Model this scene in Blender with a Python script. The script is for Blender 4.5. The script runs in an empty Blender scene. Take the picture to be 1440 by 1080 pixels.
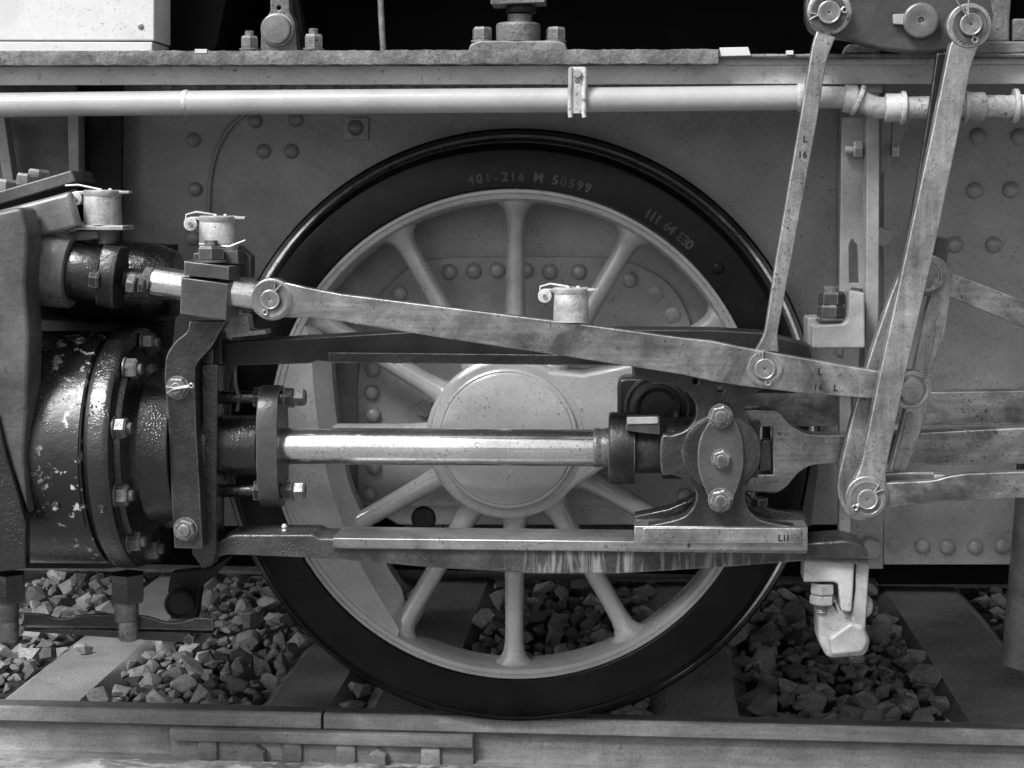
import bpy, bmesh, math, random
from mathutils import Vector, Matrix, Quaternion
random.seed(7)
R = math.radians
scene = bpy.context.scene
C = scene.collection

# ------------------------------------------------------------------ camera
F = 2400.0                      # focal length in pixels of a 1440 px wide picture
CAMY = -4.2
CAMZ = 1.275
TILT, YAW, ROLL = 6.2, 4.0, 0.19
cam_d = bpy.data.cameras.new('camera'); cam = bpy.data.objects.new('camera', cam_d); C.objects.link(cam)
cam_d.sensor_width = 36; cam_d.sensor_fit = 'HORIZONTAL'; cam_d.lens = 36 * F / 1440
cam_d.clip_start = .05; cam_d.clip_end = 400
rotm = Matrix.Rotation(R(YAW), 3, 'Z') @ Matrix.Rotation(R(90 - TILT), 3, 'X') @ Matrix.Rotation(R(ROLL), 3, 'Z')
CP = Vector((0.30, CAMY, CAMZ))
cam.matrix_world = Matrix.Translation(CP) @ rotm.to_4x4()
scene.camera = cam

# ------------------------------------------------------------------ sky, sun, exposure
SUN_EL, SUN_AZ = 49.0, 218.0     # azimuth clockwise from +Y: the sun stands in front of the engine, to the left
w = bpy.data.worlds.new('World'); scene.world = w; w.use_nodes = True
wn = w.node_tree.nodes; wl = w.node_tree.links; wn.clear()
sky = wn.new('ShaderNodeTexSky'); sky.sky_type = 'NISHITA'; sky.sun_disc = False
sky.sun_elevation = R(SUN_EL); sky.sun_rotation = R(SUN_AZ); sky.dust_density = 4.0; sky.air_density = 1.4
bw = wn.new('ShaderNodeRGBToBW'); bg = wn.new('ShaderNodeBackground'); bg.inputs[1].default_value = 0.10
wo = wn.new('ShaderNodeOutputWorld')
wl.new(sky.outputs[0], bw.inputs[0]); wl.new(bw.outputs[0], bg.inputs[0]); wl.new(bg.outputs[0], wo.inputs[0])
sd = bpy.data.lights.new('sun', 'SUN'); sd.energy = 2.6; sd.angle = R(20); sd.color = (1, 1, 1)
so = bpy.data.objects.new('sun', sd); C.objects.link(so)
sdir = Vector((math.sin(R(SUN_AZ)) * math.cos(R(SUN_EL)), math.cos(R(SUN_AZ)) * math.cos(R(SUN_EL)), math.sin(R(SUN_EL))))
so.rotation_euler = sdir.to_track_quat('Z', 'Y').to_euler(); so.location = sdir * 10
scene.view_settings.view_transform = 'Standard'; scene.view_settings.look = 'None'
scene.view_settings.exposure = 0.95; scene.view_settings.gamma = 1.0

# ------------------------------------------------------------------ measuring: a sight line met with the plane at depth Y
def P(px, py, Y=0.0):
    d = rotm @ Vector((px - 720.0, 540.0 - py, -F))
    t = (Y - CP.y) / d.y
    return CP + d * t
def S(Y): return (Y - CAMY) / F     # metres per photo pixel at depth Y

# ------------------------------------------------------------------ materials
def mat(name, col, var=.3, rough=.5, rvar=.15, metal=0.0, ns=7, fine=.15, spots=0.0, spotcol=.02, ss=45,
        lights=0.0, lcol=.6, ls=40, bump=.15, bs=90, dent=.0, ds=14, streak=None, stretch=None, spec=.5, rnd=0.0, coat=0.0, world=False, drip=0.0, grime=0.0, band=None, cloud=0.0, edge=0.0, drops=0.0, cr=.10):
    m = bpy.data.materials.new(name); m.use_nodes = True
    n = m.node_tree.nodes; l = m.node_tree.links; b = n['Principled BSDF']
    tc = n.new('ShaderNodeTexCoord'); oi = n.new('ShaderNodeObjectInfo')
    va = n.new('ShaderNodeVectorMath'); va.operation = 'ADD'
    sc = n.new('ShaderNodeVectorMath'); sc.operation = 'SCALE'; sc.inputs[0].default_value = (31.7, 17.3, 23.9)
    l.new(oi.outputs['Random'], sc.inputs['Scale'])
    if world:
        ge = n.new('ShaderNodeNewGeometry'); src = ge.outputs['Position']
    else: src = tc.outputs['Object']
    l.new(src, va.inputs[0]); l.new(sc.outputs[0], va.inputs[1])
    if world: vec = src
    else: vec = va.outputs[0]
    if stretch:
        mp = n.new('ShaderNodeVectorMath'); mp.operation = 'MULTIPLY'; mp.inputs[1].default_value = stretch
        l.new(vec, mp.inputs[0]); vec = mp.outputs[0]
    def noise(scale, detail=5, dist=0, ro=.6, v=None):
        t = n.new('ShaderNodeTexNoise'); t.inputs['Scale'].default_value = scale; t.inputs['Detail'].default_value = detail
        t.inputs['Distortion'].default_value = dist; t.inputs['Roughness'].default_value = ro
        l.new(v or vec, t.inputs['Vector']); return t.outputs['Fac']
    def rng(x, a, b_, c, d):
        t = n.new('ShaderNodeMapRange'); t.clamp = True
        for i, k in enumerate((a, b_, c, d)): t.inputs[i + 1].default_value = k
        l.new(x, t.inputs[0]); return t.outputs[0]
    def mul(a, b_):
        t = n.new('ShaderNodeMath'); t.operation = 'MULTIPLY'
        for i, k in enumerate((a, b_)):
            if isinstance(k, (int, float)): t.inputs[i].default_value = k
            else: l.new(k, t.inputs[i])
        return t.outputs[0]
    def mix(f, a, b_):
        t = n.new('ShaderNodeMix'); t.data_type = 'FLOAT'
        for i, k in enumerate((f, a, b_)):
            s = t.inputs[[0, 2, 3][i]]
            if isinstance(k, (int, float)): s.default_value = k
            else: l.new(k, s)
        return t.outputs[0]
    v1 = noise(ns, 7, .4)
    c = rng(v1, .3, .7, col * (1 - var), col * (1 + var))
    if fine: c = mul(c, rng(noise(170, 3), .3, .7, 1 - fine, 1 + fine))
    if rnd: c = mul(c, rng(oi.outputs['Random'], 0, 1, 1 - rnd, 1 + rnd))
    if streak:                   # rubbed streaks along one direction
        sv = n.new('ShaderNodeVectorMath'); sv.operation = 'MULTIPLY'; sv.inputs[1].default_value = streak; l.new(va.outputs[0] if not world else src, sv.inputs[0])
        c = mul(c, rng(noise(1.0, 5, .2, .7, sv.outputs[0]), .3, .7, .75, 1.25))
    rr = rng(noise(ns * 2.3, 5), .3, .7, max(.03, rough - rvar), rough + rvar)
    if grime:                    # dull oily film in big clouds
        g = rng(noise(ns * .55, 8, .8, .65), .5 , .62, 0, grime); c = mix(g, c, col * .22); rr = mix(g, rr, .45)
    if cloud:                    # soft rubbed and stained areas
        c = mul(c, rng(noise(4.3, 6, 1.2, .55), .36, .64, 1 - cloud, 1 + cloud)); c = mul(c, rng(noise(21, 7, .4, .75), .35, .65, 1 - cloud * .4, 1 + cloud * .4))
    if spots:                    # clustered pits and chips of many sizes
        pm = rng(noise(ss * .14, 3, .3, .5), .46, .60, 0, 1)
        f = mul(rng(noise(ss, 6, .3, .75), .62 - spots * .2, .70 - spots * .2, 0, .95), pm)
        g2 = mul(rng(noise(ss * 2.6, 3, .1, .6), .62 - spots * .12, .68 - spots * .12, 0, .85), rng(noise(ss * .23, 2), .42, .6, .1, 1))
        c = mix(f, c, spotcol); c = mix(g2, c, spotcol); rr = mix(f, rr, .6)
    if lights:
        f2 = rng(noise(ls, 6, .5, .7), .76 - lights * .2, .80 - lights * .2, 0, 1)
        if band:                 # peeled strips at given distances along the barrel
            sp = n.new('ShaderNodeSeparateXYZ'); l.new(src, sp.inputs[0]); tot = None
            for x0, wd, st in band:
                t = n.new('ShaderNodeMath'); t.operation = 'SUBTRACT'; l.new(sp.outputs[0], t.inputs[0]); t.inputs[1].default_value = x0
                t2 = n.new('ShaderNodeMath'); t2.operation = 'ABSOLUTE'; l.new(t.outputs[0], t2.inputs[0]); q = rng(t2.outputs[0], wd * .4, wd, st, 0)
                if tot is None: tot = q
                else:
                    t3 = n.new('ShaderNodeMath'); t3.operation = 'MAXIMUM'; l.new(tot, t3.inputs[0]); l.new(q, t3.inputs[1]); tot = t3.outputs[0]
            f2 = mul(f2, tot)
        c = mix(f2, c, lcol)
    if drip:
        dv = n.new('ShaderNodeVectorMath'); dv.operation = 'MULTIPLY'; dv.inputs[1].default_value = (38, 3, 5); l.new(src, dv.inputs[0])
        sep = n.new('ShaderNodeSeparateXYZ'); l.new(src, sep.inputs[0])
        f3 = mul(rng(noise(1.0, 4, 1.2, .6, dv.outputs[0]), .50, .64, 0, drip), rng(sep.outputs[0], -.10, .02, 0, 1)); f3 = mul(f3, rng(sep.outputs[0], .62, .50, 0, 1))
        c = mix(f3, c, .25)
    if edge:                     # paint and grease rubbed off along the edges
        bv = n.new('ShaderNodeBevel'); bv.samples = 4; bv.inputs['Radius'].default_value = .0035
        gg = n.new('ShaderNodeNewGeometry'); dt = n.new('ShaderNodeVectorMath'); dt.operation = 'DOT_PRODUCT'
        l.new(bv.outputs[0], dt.inputs[0]); l.new(gg.outputs['True Normal'], dt.inputs[1])
        em = mul(rng(dt.outputs['Value'], .985, .90, 0, 1), rng(noise(35, 4), .38, .55, .25, 1)); c = mix(em, c, edge); rr = mix(em, rr, .25)
    l.new(c, b.inputs['Base Color']); l.new(rr, b.inputs['Roughness'])
    b.inputs['Metallic'].default_value = metal; b.inputs['Specular IOR Level'].default_value = spec
    if coat: b.inputs['Coat Weight'].default_value = coat; b.inputs['Coat Roughness'].default_value = cr
    bp = n.new('ShaderNodeBump'); bp.inputs['Distance'].default_value = .004; bp.inputs['Strength'].default_value = bump
    l.new(noise(bs, 6, 0, .65), bp.inputs['Height']); last = bp
    if dent:
        b2 = n.new('ShaderNodeBump'); b2.inputs['Distance'].default_value = .02; b2.inputs['Strength'].default_value = dent
        l.new(noise(ds, 3), b2.inputs['Height']); l.new(bp.outputs[0], b2.inputs['Normal']); last = b2
    if drops:                    # beads and runs of oil
        vo = n.new('ShaderNodeTexVoronoi'); vo.inputs['Scale'].default_value = 150; vo.inputs['Randomness'].default_value = 1
        l.new(va.outputs[0], vo.inputs['Vector'])
        hh = mul(rng(vo.outputs['Distance'], 0, .42, 1, 0), rng(noise(9, 5, .5), .46, .60, .05, 1))
        b3 = n.new('ShaderNodeBump'); b3.inputs['Distance'].default_value = .004; b3.inputs['Strength'].default_value = drops
        l.new(hh, b3.inputs['Height']); l.new(last.outputs[0], b3.inputs['Normal']); last = b3
    l.new(last.outputs[0], b.inputs['Normal'])
    if coat: l.new(last.outputs[0], b.inputs['Coat Normal'])
    return m

BANDS = [(P(102, 600, -.56).x, .034, 1.08), (P(152, 600, -.56).x, .016, 1.06), (P(120, 600, -.56).x, .13, .74)]
M = {
 'stamp': mat('stamped_edge_steel', .05, .5, .35, .1, metal=.7, bump=.3),
 'frame': mat('frame_paint', .26, .16, .32, .08, ns=3.2, fine=.08, spots=.12, spotcol=.07, ss=60, bump=.10, bs=120, dent=.12, ds=7, grime=.3, cloud=.12, coat=.25),
 'wheel': mat('wheel_paint', .27, .10, .24, .06, ns=6, fine=.06, spots=.05, spotcol=.04, ss=60, bump=.03, bs=70, dent=.08, ds=16, coat=.9, cr=.12, cloud=.10),
 'bracket': mat('light_grey_paint', .29, .10, .35, .1, ns=9, fine=.06, spots=.12, spotcol=.06, ss=60, bump=.12, bs=80, cloud=.22, grime=.25),
 'pipe': mat('pipe_paint', .31, .08, .22, .06, ns=6, fine=.05, spots=.0, bump=.05, bs=60, dent=.05, ds=20, coat=.4, cloud=.08),
 'fitting': mat('worn_pipe_fitting', .36, .25, .28, .1, ns=14, fine=.15, spots=.3, spotcol=.07, ss=60, bump=.25, bs=90, cloud=.25),
 'valance': mat('valance_paint', .36, .12, .36, .1, ns=5, fine=.1, spots=.12, spotcol=.08, ss=30, bump=.3, bs=40, dent=.15, ds=25, lights=.10, lcol=.65, ls=60, cloud=.15),
 'crust': mat('crusted_board_paint', .11, .5, .55, .15, ns=16, fine=.3, spots=.35, spotcol=.03, ss=50, bump=.6, bs=45, dent=.2, ds=30, lights=.16, lcol=.55, ls=50, cloud=.3),
 'panel': mat('pale_cladding', .48, .07, .4, .1, ns=8, fine=.05, spots=.05, spotcol=.2, ss=50, bump=.06, bs=50, dent=.05, ds=6, cloud=.06),
 'void':    mat('shade_black', .004, .3, .9, .05, ns=5, bump=.1, spec=.05),  # deep shade put into the colour, keeps unlit regions black
 'tyre': mat('black_tyre_paint', .0035, .7, .34, .1, spec=.12, ns=5, fine=.3, bump=.12, bs=60, dent=.05, ds=9, lights=.03, lcol=.16, ls=45, drops=.05, coat=.14, cr=.25, cloud=.5),
 'tread': mat('rubbed_flange_steel', .10, .3, .24, .06, metal=.85, ns=12, fine=.3, bump=.12, bs=50),
 'housing': mat('grey_housing_paint', .12, .35, .36, .1, ns=7, fine=.1, bump=.25, bs=50, dent=.15, ds=12, spots=.2, spotcol=.03, ss=40, grime=.5, cloud=.25),
 'grease': mat('dark_greasy_end', .014, .4, .36, .1, ns=10, fine=.2, bump=.15, bs=60, edge=.25, cloud=.3, spots=.1, spotcol=.005),
 'oily': mat('oily_black', .008, .6, .25, .12, ns=10, fine=.3, bump=.25, bs=95, dent=.10, ds=34, lights=.04, lcol=.25, ls=90, coat=.5, cr=.2, drops=.35),
 'oilsteel': mat('oily_dark_steel', .028, .4, .30, .12, metal=.3, ns=11, fine=.25, spots=.2, spotcol=.01, ss=70, bump=.35, bs=90, dent=.1, ds=22, lights=.05, lcol=.35, ls=80, grime=.5, cloud=.4, edge=0.35, drops=0.15),
 'barrel': mat('blistered_black_cladding', .007, .6, .30, .14, ns=6, fine=.3, bump=.2, bs=75, dent=.07, ds=12, lights=.88, lcol=.5, ls=30, spots=.2, spotcol=.006, coat=.35, cr=.28, cloud=.4, world=True, band=BANDS, drops=.35),
 'casting': mat('dusty_grey_casting', .065, .35, .42, .1, ns=5, fine=.15, bump=.3, bs=60, dent=.15, ds=12, spots=.15, spotcol=.02, ss=30, grime=.4, cloud=.3),
 'rod': mat('worn_rod_steel', .25, .25, .34, .14, metal=.8, ns=7, fine=.1, spots=.22, spotcol=.04, ss=60, bump=.22, bs=70, grime=.8, dent=.05, ds=10, cloud=.35, edge=0.75, streak=(4, 90, 90)),
 'lever': mat('pitted_lever_steel', .26, .25, .35, .12, metal=.7, ns=8, fine=.1, spots=.34, spotcol=.05, ss=75, bump=.25, bs=80, grime=.35, dent=.05, ds=10, cloud=.32, edge=0.75, streak=(90, 90, 4)),
 'bright': mat('polished_rod_steel', .70, .08, .19, .06, metal=.95, ns=6, fine=.15, spots=.22, spotcol=.2, ss=60, bump=.03, bs=60, streak=(3, 70, 70), cloud=.12),
 'slide':   mat('polished_slide_face', .30, .1, .30, .05, metal=.8, ns=4, fine=.05, bump=.05, bs=50, cloud=.3, grime=.25, spots=.2, ss=50, streak=(1.5, 60, 90)),
 'drip': mat('greasy_slide_bar', .040, .5, .35, .12, metal=.2, ns=11, fine=.3, lights=.12, lcol=.4, ls=130, bump=.35, bs=70, drip=.75, cloud=.3, edge=0.4, drops=0.5),
 'dark': mat('black_motion_paint', .016, .3, .42, .1, ns=5, fine=.2, bump=.12, bs=50, spec=.2, cloud=.3, edge=.16),
 'cast': mat('rough_cast_grey', .11, .3, .38, .1, ns=12, fine=.2, bump=.7, bs=55, spots=.15, dent=.2, ds=30, cloud=.3, edge=0.25),
 'arm': mat('oiled_arm_grey', .052, .25, .33, .08, metal=.15, ns=6, fine=.12, bump=.35, bs=52, grime=.35, lights=.02, lcol=.3, ls=70, cloud=.25, edge=0.32),
 'pin': mat('turned_pin_steel', .17, .2, .36, .08, metal=.5, ns=20, fine=.2, bump=.12, bs=80, grime=.3, cloud=.2, edge=0.5),
 'nut': mat('greasy_nut_steel', .12, .3, .33, .1, metal=.4, ns=22, fine=.3, spots=.2, bump=.4, bs=90, cloud=.35, edge=0.35),
 'cup': mat('worn_zinc_cup', .33, .25, .42, .1, metal=.2, ns=20, fine=.2, spots=.25, spotcol=.06, ss=80, bump=.2, bs=90, grime=.5, cloud=.25, edge=0.8),
 'rail':    mat('dusty_rail_steel', .20, .15, .62, .1, ns=5, fine=.2, bump=.35, bs=110, lights=.06, lcol=.42, ls=16, spots=.1, spotcol=.1, streak=(5, 60, 60), cloud=.22),
 'railtop': mat('rail_running_face', .10, .3, .38, .1, metal=.3, ns=6, fine=.2, bump=.12, streak=(2, 60, 60)),
 'farrail': mat('rusty_dark_rod', .07, .5, .5, .1, ns=9, fine=.3, spots=.5, ss=30, bump=.5, lights=.2, lcol=.25, ls=40),
 'sleeper': mat('concrete_sleeper', .20, .2, .85, .08, ns=5, fine=.5, bump=.5, bs=120, lights=.08, lcol=.5, ls=18, grime=.3, dent=.1, ds=10),
 'stone': mat('crushed_stone', .25, .3, .85, .08, ns=22, fine=.3, bump=1.0, bs=45, rnd=.7, spots=.1, spotcol=.05, ss=60, cloud=.3),
 'bed':     mat('ballast_bed_shade', .02, .4, .9, .05, ns=14, fine=.3, bump=1.0, bs=40),  # bed blackened so the gaps between stones look deeply shaded
 'ground':  mat('trackside_ground', .16, .3, .9, .05, ns=3, fine=.3, bump=.6, bs=40),
 'flake':   mat('flaking_pale_paint', .34, .15, .6, .1, ns=9, fine=.2, bump=.8, bs=35, spots=.95, spotcol=.055, ss=9, dent=.3, ds=20, stretch=(.55, 1, 1.6)),
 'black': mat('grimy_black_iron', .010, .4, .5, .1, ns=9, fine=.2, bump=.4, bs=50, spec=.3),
}

# ------------------------------------------------------------------ objects
WL = {}
def tag(o, label=None, cat=None, group=None, kind=None):
    if label: o['label'] = label
    if cat: o['category'] = cat
    if group: o['group'] = group
    if kind: o['kind'] = kind
    return o
def thing(name, label, cat, at, group=None, kind=None):
    o = bpy.data.objects.new(name, None); C.objects.link(o); o.empty_display_size = .05
    o.location = Vector(at); WL[o.name] = Vector(at)
    return tag(o, label, cat, group, kind)
def smooth(me, ang=32):
    if len(me.polygons):
        me.polygons.foreach_set('use_smooth', [True] * len(me.polygons)); me.set_sharp_from_angle(angle=R(ang))
def obj(name, me, m, parent=None, ang=32, flat=False):
    if not flat: smooth(me, ang)
    vs = [v.co for v in me.vertices]
    c = Vector([(min(v[i] for v in vs) + max(v[i] for v in vs)) / 2 for i in range(3)])
    me.transform(Matrix.Translation(-c)); me.name = name
    me.materials.clear(); me.materials.append(M[m])
    o = bpy.data.objects.new(name, me); C.objects.link(o)
    WL[o.name] = c
    if parent: o.parent = parent; o.location = c - WL[parent.name]
    else: o.location = c
    return o
def bm_mesh(bm):
    bmesh.ops.recalc_face_normals(bm, faces=bm.faces)
    me = bpy.data.meshes.new('m'); bm.to_mesh(me); bm.free(); return me
def join(*mes):
    bm = bmesh.new()
    for me in mes: bm.from_mesh(me); bpy.data.meshes.remove(me)
    me = bpy.data.meshes.new('m'); bm.to_mesh(me); bm.free(); return me

def rounded(pts, seg=5):
    out = []; n = len(pts)
    for i, p in enumerate(pts):
        if len(p) < 3 or p[2] <= 0: out.append((p[0], p[1])); continue
        a = Vector(pts[i - 1][:2]); b = Vector(p[:2]); c = Vector(pts[(i + 1) % n][:2])
        u = (a - b); v = (c - b); r = min(p[2], u.length * .48, v.length * .48)
        s = b + u.normalized() * r; e = b + v.normalized() * r
        for k in range(seg + 1):
            t = k / seg; q = s * (1 - t) ** 2 + b * 2 * t * (1 - t) + e * t * t; out.append((q.x, q.y))
    return out
def circ(x, y, r, n=40, ry=None): return [(x + r * math.cos(2 * math.pi * k / n), y + (ry or r) * math.sin(2 * math.pi * k / n)) for k in range(n)]
def smoothline(pts, k=6):
    out = []
    for i in range(len(pts) - 1):
        p0 = Vector(pts[max(i - 1, 0)]); p1 = Vector(pts[i]); p2 = Vector(pts[i + 1]); p3 = Vector(pts[min(i + 2, len(pts) - 1)])
        for j in range(k):
            t = j / k; q = .5 * ((2 * p1) + (-p0 + p2) * t + (2 * p0 - 5 * p1 + 4 * p2 - p3) * t * t + (-p0 + 3 * p1 - 3 * p2 + p3) * t ** 3); out.append((q.x, q.y))
    out.append(tuple(pts[-1])); return out
def plate_mesh(pts, Y, t, b=.002, holes=(), wpts=False):
    """a plate cut to an outline (read off at its front plane Y), t thick, rounded edges b"""
    cu = bpy.data.curves.new('c', 'CURVE'); cu.dimensions = '2D'; cu.fill_mode = 'BOTH'
    b = min(b, t * .45); cu.extrude = t / 2 - b; cu.bevel_depth = b; cu.bevel_resolution = 2; cu.offset = -b
    for ring in [pts] + list(holes):
        ring = rounded(ring) if not wpts else ring
        s = cu.splines.new('POLY'); s.points.add(len(ring) - 1); s.use_cyclic_u = True
        for k, q in enumerate(ring):
            if wpts: s.points[k].co = (q[0], q[1], 0, 1)
            else:
                v = P(q[0], q[1], Y); s.points[k].co = (v.x, v.z, 0, 1)
    o = bpy.data.objects.new('c', cu); me = bpy.data.meshes.new_from_object(o)
    bpy.data.objects.remove(o); bpy.data.curves.remove(cu)
    me.transform(Matrix.Translation((0, Y + t / 2, 0)) @ Matrix.Rotation(R(90), 4, 'X'))
    return me
def plate(name, pts, Y, t, m, parent=None, b=.002, holes=(), wpts=False): return obj(name, plate_mesh(pts, Y, t, b, holes, wpts), m, parent)
def box_mesh(x0, x1, y0, y1, z0, z1, b=.003):
    bm = bmesh.new(); bmesh.ops.create_cube(bm, size=1)
    for v in bm.verts: v.co = Vector(((x0 + x1) / 2 + v.co.x * (x1 - x0), (y0 + y1) / 2 + v.co.y * (y1 - y0), (z0 + z1) / 2 + v.co.z * (z1 - z0)))
    if b: bmesh.ops.bevel(bm, geom=list(bm.edges), offset=b, segments=2, profile=.5, affect='EDGES')
    return bm_mesh(bm)
def lathe_mesh(prof, o, axis, seg=40, phase=0.0, up=None):
    axis = Vector(axis).normalized()
    up = Vector(up) if up else (Vector((0, 0, 1)) if abs(axis.z) < .9 else Vector((0, -1, 0)))
    u = (up - axis * up.dot(axis)).normalized(); v = axis.cross(u)
    bm = bmesh.new(); rings = []
    for a, r in prof:
        if r < 1e-6: rings.append([bm.verts.new(o + axis * a)])
        else: rings.append([bm.verts.new(o + axis * a + (u * math.cos(phase + 2 * math.pi * k / seg) + v * math.sin(phase + 2 * math.pi * k / seg)) * r) for k in range(seg)])
    for A, B in zip(rings, rings[1:]):
        for k in range(seg):
            j = (k + 1) % seg
            if len(A) == 1 and len(B) == 1: continue
            if len(A) == 1: bm.faces.new((A[0], B[k], B[j]))
            elif len(B) == 1: bm.faces.new((A[k], A[j], B[0]))
            else: bm.faces.new((A[k], A[j], B[j], B[k]))
    if Vector(prof[0]) == Vector(prof[-1]): bmesh.ops.remove_doubles(bm, verts=rings[0] + rings[-1], dist=1e-6)
    else:
        for Rg in (rings[0], rings[-1]):
            if len(Rg) > 2: bm.faces.new(Rg)
    return bm_mesh(bm)
def soft(prof, e=.0015):
    """round the outer corners of a turned profile a little"""
    out = []
    for i, (a, r) in enumerate(prof):
        if 0 < i < len(prof) - 1 and r > e:
            p = Vector(prof[i - 1]); q = Vector((a, r)); n = Vector(prof[i + 1])
            if (p - q).length > 3 * e and (n - q).length > 3 * e:
                s = q + (p - q).normalized() * e; t = q + (n - q).normalized() * e; m_ = (s + t) / 2 * .5 + q * .5
                out += [tuple(s), tuple(m_), tuple(t)]; continue
        out.append((a, r))
    return out
def line(name, prof, A, B, Y, m, parent=None, seg=48, ang=30):
    """turned piece whose axis runs between two sighted points; prof = (photo x along the axis, radius in photo px)"""
    a = P(A[0], A[1], Y); b = P(B[0], B[1], Y); ax = (b - a).normalized(); s = S(Y)
    pr = []
    for x, r in prof:
        t = (x - A[0]) / (B[0] - A[0]); q = P(x, A[1] + (B[1] - A[1]) * t, Y); pr.append(((q - a).dot(ax), r * s))
    pr = [(pr[0][0], 0)] + pr + [(pr[-1][0], 0)]
    return obj(name, lathe_mesh(soft(pr, .002), a, ax, seg), m, parent, ang)
def vert(name, prof, cx, Y, m, parent=None, seg=40, ang=30, phase=0, e=.0015):
    """turned piece on an upright axis; prof = (photo y, radius px)"""
    s = S(Y); a = P(cx, prof[0][0], Y)
    pr = [(P(cx, y, Y).z - a.z, r * s) for y, r in prof]; pr = [(pr[0][0], 0)] + pr + [(pr[-1][0], 0)]
    return obj(name, lathe_mesh(soft(pr, e), a, (0, 0, 1), seg, phase), m, parent, ang)
def face(name, prof, c, Y, m, parent=None, seg=40, ang=30, phase=0, e=.001):
    """turned piece facing the track side; prof = (metres towards the viewer from Y, radius px)"""
    s = S(Y); a = P(c[0], c[1], Y)
    pr = [(h, r * s) for h, r in prof]; pr = [(pr[0][0], 0)] + pr
    if pr[-1][1] > 0: pr.append((pr[-1][0], 0))
    return obj(name, lathe_mesh(soft(pr, e), a, (0, -1, 0), seg, phase), m, parent, ang)
def dirof(axis): return {'X': Vector((1, 0, 0)), 'Y': Vector((0, -1, 0)), 'Z': Vector((0, 0, 1)), '-Z': Vector((0, 0, -1))}[axis] if isinstance(axis, str) else Vector(axis).normalized()
def nut_mesh(o, axis, r, h, phase=.3):
    d = dirof(axis)
    a = lathe_mesh([(0, 0), (0, r * .93), (h * .12, r), (h * .82, r), (h, r * .86), (h, 0)], o, d, 6, phase)
    return a
def bolt(parent, o, axis, r, h, phase=.3, m='nut', washer=True, thread=True, name='nut', two=0.0):
    d = dirof(axis)
    if washer: obj('washer', lathe_mesh(soft([(0, 0), (0, r * 1.10), (h * .16, r * 1.10), (h * .16, 0)], .0008), o, d, 32), m, parent)
    o1 = o + d * h * .16
    obj(name, nut_mesh(o1, axis, r, h, phase), m, parent, 20)
    if two: obj('lock_nut', nut_mesh(o1 + d * h, axis, r * .98, h * two, phase + .12), m, parent, 20)
    o2 = o1 + d * (h * (1 + two))
    if thread:
        pr = [(-h * .3, 0), (-h * .3, r * .5)]
        for k in range(4): pr += [(h * (.02 + k * .1), r * .46), (h * (.07 + k * .1), r * .52)]
        pr += [(h * .42, r * .42), (h * .42, 0)]
        obj('bolt_end', lathe_mesh(pr, o2, d, 24), m, parent, 25)
def tube_mesh(path, r, seg=20, caps=True, radii=None):
    bm = bmesh.new(); rings = []; n = len(path); prev = None
    for i, p in enumerate(path):
        t = (path[min(i + 1, n - 1)] - path[max(i - 1, 0)]).normalized()
        if prev is None: u = t.orthogonal().normalized()
        else: u = (prev - t * prev.dot(t)).normalized()
        prev = u; v = t.cross(u); rr = radii[i] if radii else r
        rings.append([bm.verts.new(p + (u * math.cos(2 * math.pi * k / seg) + v * math.sin(2 * math.pi * k / seg)) * rr) for k in range(seg)])
    for A, B in zip(rings, rings[1:]):
        for k in range(seg): bm.faces.new((A[k], A[(k + 1) % seg], B[(k + 1) % seg], B[k]))
    if caps: bm.faces.new(rings[0]); bm.faces.new(rings[-1])
    return bm_mesh(bm)
def pts3(l, Y): return [P(x, y, Y) for x, y in l]
def rivet(parent, x, y, Y, r=11.5, m='frame', flat=False):
    s = S(Y); R0 = r * s
    pr = [(-.002, R0 * .84)] + ([(R0 * .12, R0 * .97), (R0 * .18, R0 * .8)] if flat else [(R0 * .04, R0 * .80)] + [(R0 * .14 + R0 * .68 * math.sin(a), R0 * math.cos(a)) for a in [R(k) for k in (-8, 6, 20, 34, 50, 64, 78)]])
    pr = [(-.002, 0)] + pr + [(pr[-1][0] + R0 * .02, 0)]
    return obj('rivet', lathe_mesh(pr, P(x, y, Y), (0, -1, 0), 24), m, parent, 50)
def cotter(parent, x, y, Y, ang, L=12, r=5, m='pin'):
    """split pin through a pin end: an eye on one side and two spread legs on the other"""
    s = S(Y); c = P(x, y, Y); d = Vector((math.cos(ang), 0, math.sin(ang))); q = Vector((-d.z, 0, d.x))
    e = c + d * (L + r) * s
    leg = [c - d * (L + 8) * s + q * 5 * s, c - d * (L + 2) * s + q * 2.5 * s, c - d * L * .8 * s + q * 1.0 * s, c + d * L * .8 * s + q * 1.0 * s]
    ring = [e + (-d * math.cos(k * 2 * math.pi / 16) + q * math.sin(k * 2 * math.pi / 16)) * r * s for k in range(1, 16)]
    back = [c + d * L * .8 * s - q * 1.0 * s, c - d * L * .8 * s - q * 1.0 * s, c - d * (L + 2) * s - q * 2.5 * s, c - d * (L + 8) * s - q * 5 * s]
    obj('split_pin', tube_mesh(leg + ring + back, 1.35 * s, 8), m, parent)
def pin(parent, x, y, Y, rw, rp, m='pin', wt=.008, h=.016, cot=None, wm=None):
    face('washer', [(0, rw), (wt, rw), (wt, rw * .86), (wt * .75, rw * .8)], (x, y), Y, wm or m, parent)
    face('pin', [(0, rp), (h, rp), (h + .001, rp * .9), (h, rp * .84), (h, 1.8), (h - .006, 1.6)], (x, y), Y, m, parent)
    if cot is not None: cotter(parent, x, y, Y - wt - .003, cot, L=rp + 3, r=3.6)
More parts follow.
